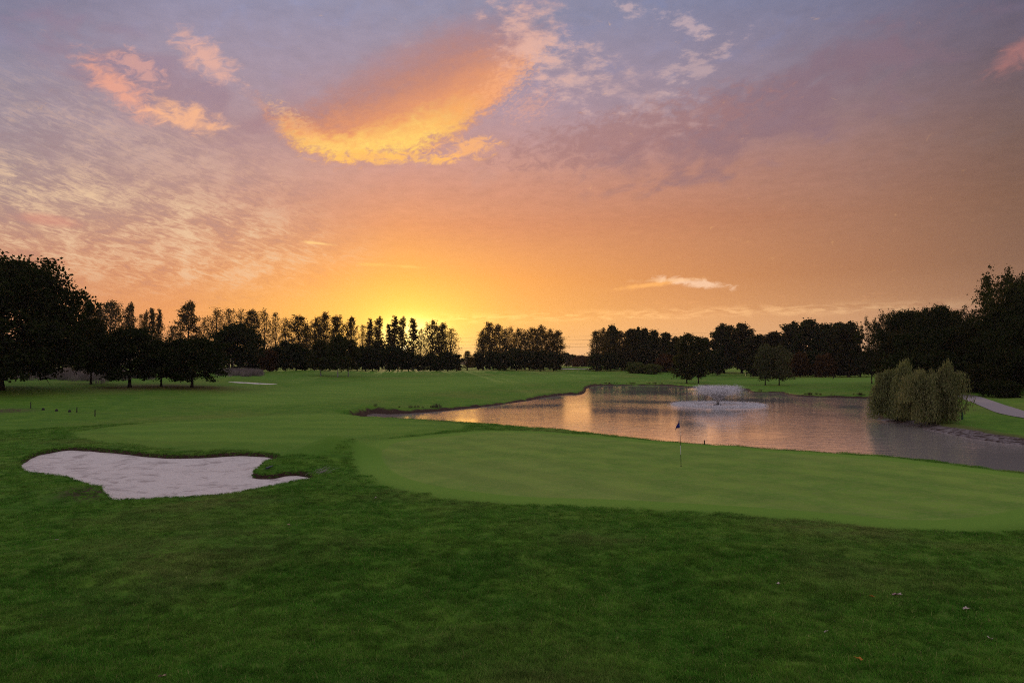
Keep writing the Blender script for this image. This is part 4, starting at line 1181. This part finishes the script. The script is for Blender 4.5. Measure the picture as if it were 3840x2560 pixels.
# grass hanging over the lip of the bunker
per = BUNKER
seg = np.roll(per, -1, 0) - per; L_ = np.hypot(seg[:, 0], seg[:, 1])
pts, rz = [], []
for (a, s, l) in zip(per, seg, L_):
    for k in range(int(l / 0.045)):
        t = r_.uniform(); nrm = np.array([s[1], -s[0]]) / (l + 1e-9)
        p = a + s * t + nrm * r_.uniform(-0.02, 0.10) * (1 if True else -1)
        pts.append(p)
pts = np.array(pts); pts = pts[sdf(pts[:, 0], pts[:, 1], BUNKER, 3) > -0.03]
hz = land(pts[:, 0], pts[:, 1])
scatter('lip_grass', np.c_[pts, hz], r_.uniform(0, 6.28, len(pts)), np.tile([[0.45, 0.45, 1.25]], (len(pts), 1)), c_rough, 'grass fringe along the edge of the near bunker')

# tall pale grass behind the left trees
B_TALL = blade_material('tall_dry_blades', (0.24, 0.20, 0.18), (0.36, 0.31, 0.28), (0.16, 0.16, 0.09), 0.3, 0.5)
c_tall = collection('tall_tufts', [clump('tall_tuft', 60, 0.55, 0.55, 1.15, 0.03, 0.35, B_TALL, 400 + k) for k in range(4)])
pts = []
for (x0, x1, Y0, Y1, n) in [(-120, 400, 117, 140, 1900), (840, 960, 160, 190, 300)]:
    Y = r_.normal((Y0 + Y1) / 2, (Y1 - Y0) / 4, n); px = r_.uniform(x0, x1, n) + r_.normal(0, (x1 - x0) * 0.12, n)
    pts.append(np.stack([(px - 1920) / F * Y, Y], -1))
pts = np.concatenate(pts); hz = land(pts[:, 0], pts[:, 1])
sz = r_.uniform(0.8, 1.7, len(pts))
scatter('tall_grass', np.c_[pts, hz], r_.uniform(0, 6.28, len(pts)), np.c_[sz * 1.3, sz * 1.3, sz], c_tall, 'tall pale dry grass in the rough behind the left trees')

# reeds and rank grass along the far shore
B_REED = blade_material('reed_blades', (0.055, 0.060, 0.022), (0.10, 0.095, 0.040), (0.13, 0.095, 0.085), 0.35, 0.35)
c_reed = collection('reed_tufts', [clump('reed_tuft', 46, 0.28, 0.25, 0.55, 0.022, 0.45, B_REED, 500 + k) for k in range(4)])
fs = FAR_SHORE[FAR_SHORE[:, 1] > 60]
n = 2600
k = r_.integers(0, len(fs) - 1, n); t = r_.uniform(0, 1, (n, 1))
pts = fs[k] * (1 - t) + fs[k + 1] * t
nr_ = pts / np.hypot(pts[:, :1], pts[:, 1:])
dens = roll2(pts[:, 0] * 2, pts[:, 1] * 2)
pts = pts + nr_ * r_.uniform(0.25, 1.8, (n, 1))
keep = (dens + r_.normal(0, 0.4, n) > 0.15) & (sdf(pts[:, 0], pts[:, 1], LAKE, 6) > 0.15)
pts = pts[keep]; sz = r_.uniform(0.5, 1.1, len(pts)) * (0.7 + 0.5 * np.clip(dens[keep], 0, 1))
scatter('shore_reeds', np.c_[pts, land(pts[:, 0], pts[:, 1])], r_.uniform(0, 6.28, len(pts)), np.c_[sz, sz, sz], c_reed, 'rank brown-green grass and reeds along the far shore')
# ------------------------------------------------------------------ small helpers
def ground_at(px, py):
    q = cast([(px, py)])[0]
    return np.array([q[0], q[1], land_z(q[0], q[1])])

def boxy(cx, cy, cz, sx, sy, sz, taper=1.0):
    v = []
    for z, k in ((-1, 1.0), (1, taper)):
        for x, y in ((-1, -1), (1, -1), (1, 1), (-1, 1)):
            v.append((cx + x * sx / 2 * k, cy + y * sy / 2 * k, cz + z * sz / 2))
    return v, [(0, 3, 2, 1), (4, 5, 6, 7), (0, 1, 5, 4), (1, 2, 6, 5), (2, 3, 7, 6), (3, 0, 4, 7)]

def lathe(profile, sides=16):
    v, f = [], []
    for r, z in profile:
        for k in range(sides):
            a = 2 * math.pi * k / sides
            v.append((r * math.cos(a), r * math.sin(a), z))
    n = len(profile)
    for i in range(n - 1):
        for k in range(sides):
            f.append((i * sides + k, i * sides + (k + 1) % sides, (i + 1) * sides + (k + 1) % sides, (i + 1) * sides + k))
    f.append(tuple(range(sides - 1, -1, -1))); f.append(tuple((n - 1) * sides + k for k in range(sides)))
    return v, f

# ------------------------------------------------------------------ flagstick
WHITE = plain('white_paint', (0.75, 0.74, 0.72), 0.4, 0.03)
BLACK = plain('black_paint', (0.02, 0.016, 0.016), 0.45, 0.05)
RED = plain('dark_red_paint', (0.11, 0.02, 0.02), 0.5, 0.05)
fp = ground_at(2554, 1748)
flag = empty('flagstick', fp)
tag(flag, 'golf flagstick with blue pennant standing in the hole on the green', 'flagstick')
H_ = 2.16
lean = np.array([-0.045, 0.0])
def band(name, z0, z1, mat, r=0.011, parent=flag):
    v, f = tube_rings([(lean[0] * z / H_, 0, z) for z in np.linspace(z0, z1, 4)], [r] * 4, 10)
    return mesh_obj(name, v, f, mat, parent=parent, smooth=True)
band('pole_section', 0.0, 0.56, BLACK, 0.012).name = 'pole_section'
for z0, z1, m in ((0.56, 0.98, WHITE), (0.98, 1.22, BLACK), (1.22, 1.42, RED), (1.42, 2.16, WHITE)):
    band('pole_section', z0, z1, m, 0.011 if z1 < 1.9 else 0.008)
knob = lathe([(0.0, 0), (0.012, 0.004), (0.015, 0.015), (0.010, 0.026), (0.0, 0.03)], 10)
mesh_obj('knob', [(x + lean[0], y, z + H_) for x, y, z in knob[0]], knob[1], BLACK, flag, True)
# limp pennant: hangs in folds from the top of the pole
BLUE = plain('blue_cloth', (0.012, 0.014, 0.16), 0.75, 0.15, 9.0)
nu, nv = 14, 16
fv = []
for i in range(nv + 1):
    s = i / nv                      # from pole edge outward along the cloth
    for j in range(nu + 1):
        t = j / nu                  # from top to bottom of the hoist
        top_z = -0.01 - 0.33 * s ** 1.15
        low_z = -0.37 - 0.02 * s - (0.14 * max(0.0, s - 0.62) / 0.38 * (1.6 - s))
        z = H_ + top_z * (1 - t) + low_z * t
        x = lean[0] * (0.99 - 0.15 * t) - 0.012 - 0.215 * s * (0.72 + 0.28 * math.sin(min(1.0, t * 1.3) * 1.57))
        y = 0.05 * math.sin(s * 10.0 + t * 1.2) * min(1, s * 1.5) + 0.015 * math.sin(t * 6)
        fv.append((x, y, z))
ff = []
for i in range(nv):
    for j in range(nu):
        a = i * (nu + 1) + j
        ff.append((a, a + 1, a + nu + 2, a + nu + 1))
cloth = mesh_obj('pennant', fv, ff, BLUE, flag, True)
sm = cloth.modifiers.new('thickness', 'SOLIDIFY'); sm.thickness = 0.003
cup = lathe([(0.054, 0.006), (0.054, -0.1), (0.050, -0.1), (0.050, 0.006)], 20)
mesh_obj('cup', cup[0], cup[1], plain('cup_rim', (0.02, 0.02, 0.018), 0.8), flag, True)

# ------------------------------------------------------------------ rake lying across the tongue of grass in the bunker
RK = plain('green_rake_handle', (0.05, 0.075, 0.06), 0.5, 0.1)
RKH = plain('blue_grey_rake_head', (0.085, 0.10, 0.125), 0.5, 0.1)
pa, pb = ground_at(944, 1765), ground_at(1008, 1757)
pc, pe = ground_at(1004, 1764), ground_at(1030, 1748)
rake = empty('bunker_rake', pb)
tag(rake, 'slim bunker rake lying on the grass tongue by the sand', 'rake')
up_ = np.array([0, 0, 0.07])
v, f = tube_rings(np.array([pa + up_ * 1.6, (pa + pb) / 2 + up_ * 1.4, pb + up_]) - pb, [0.016, 0.016, 0.018], 8)
mesh_obj('handle', v, f, RK, rake, True)
hd = pe - pc; hd[2] = 0; hl = min(1.1, np.linalg.norm(hd)); hd /= np.linalg.norm(hd)
mid = pb + up_
v, f = tube_rings(np.array([mid - hd * hl * 0.4, mid, mid + hd * hl * 0.6]) - pb, [0.03, 0.034, 0.03], 8)
head = mesh_obj('head', v, f, RKH, rake, True)
for k in range(13):
    b0 = mid + hd * hl * (-0.38 + 0.95 * k / 12)
    v, f = tube_rings(np.array([b0, b0 - np.array([0, 0, 0.05]), b0 - np.array([0, 0, 0.085])]) - pb, [0.011, 0.009, 0.004], 5)
    mesh_obj('tine', v, f, RKH, head)

# ------------------------------------------------------------------ rocks by the inlet
ROCK = plain('pale_rock', (0.33, 0.29, 0.29), 0.85, 0.25, 4.0, 0.03, 9.0)
def rock(px, py, w, d, h, label, seed):
    r = np.random.default_rng(seed)
    p = ground_at(px, py)
    v, f = lathe([(0.55, -0.25), (0.95, 0.05), (1.0, 0.45), (0.86, 0.82), (0.40, 1.0)], 9)
    v = np.array(v); a = np.arctan2(v[:, 1], v[:, 0])
    k = 1 + 0.14 * np.sin(3 * a + seed) + r.normal(0, 0.06, len(v))
    v = np.stack([v[:, 0] * k * w / 2, v[:, 1] * k * d / 2, v[:, 2] * h + r.normal(0, 0.05 * h, len(v))], -1)
    o = mesh_obj('rock', v, f, ROCK)
    o.location = p + np.array([0, 0, -0.02]); o.rotation_euler = (0, 0, seed * 0.7)
    b = o.modifiers.new('worn_edges', 'BEVEL'); b.width = 0.06; b.segments = 2; b.limit_method = 'ANGLE'
    tag(o, label, 'rock', 'rocks by the inlet')
rock(1343, 1544, 0.85, 0.8, 0.42, 'largest pale boulder at the head of the lake inlet', 1)
rock(1386, 1552, 0.75, 0.6, 0.18, 'flat low rock half in the bank right of the boulder', 2)
rock(1366, 1548, 0.35, 0.4, 0.14, 'small stone beside the boulder at the inlet', 3)

# ------------------------------------------------------------------ stakes, tee blocks, yardage posts
WOOD = plain('dark_stake_wood', (0.030, 0.026, 0.020), 0.85, 0.2, 12.0)
GREENP = plain('green_stake_paint', (0.02, 0.07, 0.035), 0.6, 0.1)
def stake(px, py, h, w, label, mat=WOOD, group='thin stakes', name='marker_stake', cat='stake'):
    p = ground_at(px, py)
    o = empty(name, p); tag(o, label, cat, group)
    v, f = boxy(0, 0, h * 0.5 - 0.1, w, w, h + 0.2, 0.85); mesh_obj('shaft', v, f, mat, o)
    v, f = boxy(0, 0, h + 0.012, w * 0.8, w * 0.8, 0.024, 0.5); mesh_obj('cap', v, f, mat, o)
    return o
stake(115, 1531, 0.62, 0.07, 'thin dark stake left of the three low tee blocks')
stake(288, 1547, 0.52, 0.07, 'thin dark stake just right of the three low tee blocks')
stake(356, 1560, 0.58, 0.07, 'thin green-black stake farthest right past the tee blocks')
stake(3608, 1573, 0.95, 0.16, 'stout green post on the right bank between willow and path', GREENP, None, 'marker_post', 'post')
stake(2642, 1664, 0.24, 0.06, 'tiny dark peg on the rim behind the green right of the flag', WOOD, None, 'marker_peg', 'peg')
for px, py, t in ((162, 1537, 'left'), (212, 1541, 'middle'), (261, 1545, 'right')):
    p = ground_at(px, py)
    o = empty('tee_marker', p, 0.4); tag(o, 'low black tee block on the left lawn, %s one of three' % t, 'tee marker', 'three black tee blocks')
    v, f = boxy(0, 0, 0.10, 0.26, 0.20, 0.20, 0.8); b = mesh_obj('block', v, f, BLACK, o)
    md = b.modifiers.new('edge', 'BEVEL'); md.width = 0.02; md.segments = 2
    v, f = boxy(0, 0, 0.22, 0.12, 0.10, 0.04, 0.7); mesh_obj('knob', v, f, BLACK, o)
for px, py, t in ((2798, 1408, 'dark yardage post on the far grass behind the fountain'), (3125, 1420, 'dark yardage post on the striped grass left of the willow')):
    p = ground_at(px, py)
    o = empty('yardage_post', p); tag(o, t, 'post', 'yardage posts')
    hh = 14 * p[1] / F
    v, f = boxy(0, 0, hh * 0.4, 0.22, 0.18, hh * 0.9, 0.8); mesh_obj('post', v, f, BLACK, o)
    v, f = boxy(-0.1, 0, hh * 0.93, 0.14, 0.12, hh * 0.3, 0.7); mesh_obj('head', v, f, BLACK, o)
    v, f = boxy(0, 0, 0.05, 0.45, 0.4, 0.16, 0.9); mesh_obj('base', v, f, BLACK, o)

# ------------------------------------------------------------------ fountain
wx, wy = cast([(2692, 1519)], z=WL)[0]
ftn = empty('fountain', (wx, wy, WL))
tag(ftn, 'floating lake fountain throwing a white mushroom-shaped spray', 'fountain')
FL = plain('dark_float', (0.03, 0.025, 0.022), 0.5)
v, f = lathe([(0.55, -0.12), (0.62, 0.0), (0.60, 0.10), (0.36, 0.16), (0.20, 0.17)], 24); mesh_obj('float', v, f, FL, ftn, True)
v, f = lathe([(0.16, 0.15), (0.14, 0.28), (0.10, 0.34), (0.07, 0.36)], 16); mesh_obj('nozzle', v, f, FL, ftn, True)
mt, q, out = material('spray_droplets')
df = q.node('ShaderNodeBsdfDiffuse'); df.inputs[0].default_value = (0.97, 0.97, 0.97, 1)
tl = q.node('ShaderNodeBsdfTranslucent'); tl.inputs[0].default_value = (0.97, 0.97, 0.97, 1)
mx = q.node('ShaderNodeMixShader'); mx.inputs[0].default_value = 0.6
q.nt.links.new(df.outputs[0], mx.inputs[1]); q.nt.links.new(tl.outputs[0], mx.inputs[2]); q.nt.links.new(mx.outputs[0], out.inputs[0])
def drops(name, c, size, parent):
    """Tetrahedral droplets."""
    base = np.array([(1, 1, 1), (1, -1, -1), (-1, 1, -1), (-1, -1, 1)]) * 0.6
    n = len(c)
    a = r_.uniform(0, 6.28, n); ca, sa = np.cos(a)[:, None], np.sin(a)[:, None]
    b = np.stack([base[None, :, 0] * ca - base[None, :, 1] * sa, base[None, :, 0] * sa + base[None, :, 1] * ca, np.tile(base[None, :, 2], (n, 1))], -1)
    v = (c[:, None] + b * size[:, None, None]).reshape(-1, 3)
    k = np.arange(n)[:, None] * 4
    f = np.concatenate([k + np.array([t]) for t in ((0, 1, 2), (0, 3, 1), (0, 2, 3), (1, 3, 2))])
    o = mesh_obj(name, v, f, mt, parent); o['kind'] = 'stuff'
    return o
n = 60000
apex = 1.2 + 1.2 * r_.beta(1.6, 1.2, n); vz = np.sqrt(2 * 9.81 * apex); T = 2 * vz / 9.81
vx = 5.6 / np.sqrt(8 * 2.2 / 9.81) * np.where(r_.uniform(size=n) < 0.52, r_.uniform(0.80, 1.06, n), r_.uniform(0.05, 0.9, n))
tt = T * np.where(r_.uniform(size=n) < 0.70, 0.5 * (1 - np.sqrt(1 - 0.97 * r_.uniform(size=n))), 0.42 + 0.58 * r_.beta(1.0, 2.6, n))
jet = np.round(r_.uniform(0, 48, n)) / 48 * 2 * np.pi + r_.normal(0, 0.035, n)
ex = 0.03 + 0.10 * tt
c = np.stack([vx * tt * np.cos(jet), vx * tt * np.sin(jet), 0.36 + vz * tt - 4.905 * tt ** 2], -1) + r_.normal(0, 1, (n, 3)) * ex[:, None]
size = np.clip(0.058 - 0.036 * tt, 0.012, 0.06) * r_.uniform(0.5, 1.3, n)
drops('spray', c[c[:, 2] > 0.02], size[c[:, 2] > 0.02], ftn)
n = 24000
a = r_.uniform(0, 6.28, n); rr = 5.3 + r_.normal(0, 0.55, n)
drops('splash_ring', np.stack([rr * np.cos(a), rr * np.sin(a), 0.02 + np.abs(r_.normal(0, 0.14, n))], -1), r_.uniform(0.015, 0.05, n), ftn)

# ------------------------------------------------------------------ power cables far behind the trees
CABLE = plain('cable_metal', (0.04, 0.03, 0.03), 0.6)
for k, (off, side) in enumerate([(0, 'upper dark cable in the sky gap right of the sun'), (25, 'lower dark cable in the sky gap right of the sun'), (-14, 'faint topmost cable in the sky gap right of the sun'), (14, 'faint cable between the two dark ones in the gap')]):
    xs = np.linspace(-900, 4900, 60)
    ys = 1281 + off - 28 * ((xs - 1600) / 1250) ** 2 * np.where(np.abs(xs - 1600) < 1250, 1, 0) - 28 * np.where(np.abs(xs - 1600) >= 1250, 1 + 0.25 * (np.abs(xs - 1600) / 1250 - 1), 0)
    path_ = []
    for x_, y_ in zip(xs, ys):
        d_ = np.array(ray(x_, y_)); path_.append(np.array([0, 0, CAM_Z]) + d_ * 440)
    v, f = tube_rings(path_, [0.055 if k < 2 else 0.03] * len(path_), 5)
    tag(mesh_obj('power_cable', v, f, CABLE, smooth=True), side, 'cable', 'power cables')

# ------------------------------------------------------------------ fallen leaves in the near rough
def fallen_leaf(px, py, size, col, label, seed):
    r = np.random.default_rng(seed)
    p = ground_at(px, py)
    n = 16; vv = [(0, 0, 0.012)]
    for k in range(n):
        a = 2 * math.pi * k / n
        rad_ = (0.5 + 0.16 * math.cos(5 * a)) * (1.0 if abs(math.cos(a)) < 0.9 else 1.15)
        vv.append((rad_ * math.cos(a), 0.8 * rad_ * math.sin(a), 0.28 * abs(math.sin(a)) ** 2 + r.uniform(0, 0.08)))
    v = np.array(vv) * size
    mt_ = plain('fallen_leaf_' + '%d' % seed, col, 0.7, 0.25, 40.0)
    o = empty('fallen_leaf', p + np.array([0, 0, 0.055]), r.uniform(0, 6.28))
    o.rotation_euler = (r.uniform(-0.5, 0.5), r.uniform(-0.5, 0.5), r.uniform(0, 6.28))
    b = mesh_obj('blade', v, [(0, k + 1, (k + 1) % n + 1) for k in range(n)], mt_, o)
    s = b.modifiers.new('thickness', 'SOLIDIFY'); s.thickness = 0.002
    v, f = tube_rings(np.array([(0.45, 0, 0.1), (0.75, 0.05, 0.12), (1.0, 0.02, 0.05)]) * size, [0.002] * 3, 5)
    mesh_obj('stalk', v, f, mt_, o)
    tag(o, label, 'leaf', 'fallen leaves')
PALE, PINK, ORANGE, TAN = (0.50, 0.42, 0.36), (0.34, 0.20, 0.19), (0.50, 0.20, 0.03), (0.34, 0.25, 0.15)
for k, (px, py, s, col, lb) in enumerate([
    (2916, 2196, 0.085, PALE, 'pale leaf alone in the right foreground grass below the flag'),
    (3358, 2240, 0.10, PINK, 'pinkish leaf, left of the touching pair in the right foreground'),
    (3372, 2236, 0.09, PALE, 'lilac pale leaf, right of the touching pair in the right foreground'),
    (3268, 2250, 0.07, ORANGE, 'small amber leaf left of the pinkish pair'),
    (3622, 2292, 0.08, PALE, 'pale leaf right of the pinkish pair towards the right edge'),
    (3712, 2404, 0.09, PALE, 'whitish leaf low down near the right edge'),
    (3222, 2488, 0.085, ORANGE, 'bright orange leaf at the bottom, right of centre'),
    (3097, 2374, 0.05, PALE, 'tiny white leaf above and left of the bright orange leaf'),
    (608, 2548, 0.10, TAN, 'tan leaf at the very bottom left of centre'),
    (212, 2028, 0.08, PALE, 'pale leaf in the grass below the bunker at far left'),
    (1082, 1972, 0.07, TAN, 'tan leaf on the rough below the grass mound'),
    (1408, 1868, 0.08, PALE, 'pale leaf on the rough just left of the green'),
    (262, 1558, 0.12, TAN, 'tan leaf on the lawn near the low tee blocks')]):
    fallen_leaf(px, py, s, col, lb, 900 + k)

# pale dead grass stalks at the right tip of the bunker
DEAD = plain('dead_stalks', (0.42, 0.37, 0.33), 0.8, 0.2, 30.0)
p0 = ground_at(1196, 1776)
o = empty('dead_grass', p0); tag(o, 'bleached dead grass clump at the right tip of the bunker', 'grass clump')
r = np.random.default_rng(77)
for k in range(3):
    wd = Wood()
    for j in range(9):
        b_ = np.array([r.normal(0.15 * k - 0.2, 0.16), r.normal(0.25, 0.3), -0.03])
        a_ = r.uniform(-0.5, 0.9); l_ = r.uniform(0.25, 0.6)
        e_ = b_ + np.array([math.cos(a_) * l_, 0.2 * math.sin(a_) * l_, l_ * r.uniform(0.25, 0.7)])
        wd.add([b_, (b_ + e_) / 2 + np.array([0, 0, 0.06]), e_], [0.006, 0.005, 0.002], 3)
    wd.build('stalks', DEAD, parent=o)['kind'] = 'stuff'
# ------------------------------------------------------------------ thin morning haze
mt, q, out = material('morning_haze')
pvn = q.node('ShaderNodeVolumePrincipled')
pvn.inputs['Color'].default_value = (1.0, 0.90, 0.80, 1)
pvn.inputs['Density'].default_value = 0.00009
pvn.inputs['Anisotropy'].default_value = 0.35
q.nt.links.new(pvn.outputs[0], out.inputs['Volume'])
v, f = boxy(0, 0, 66, 14600, 14600, 150)
tag(mesh_obj('haze', v, f, mt), kind='stuff')
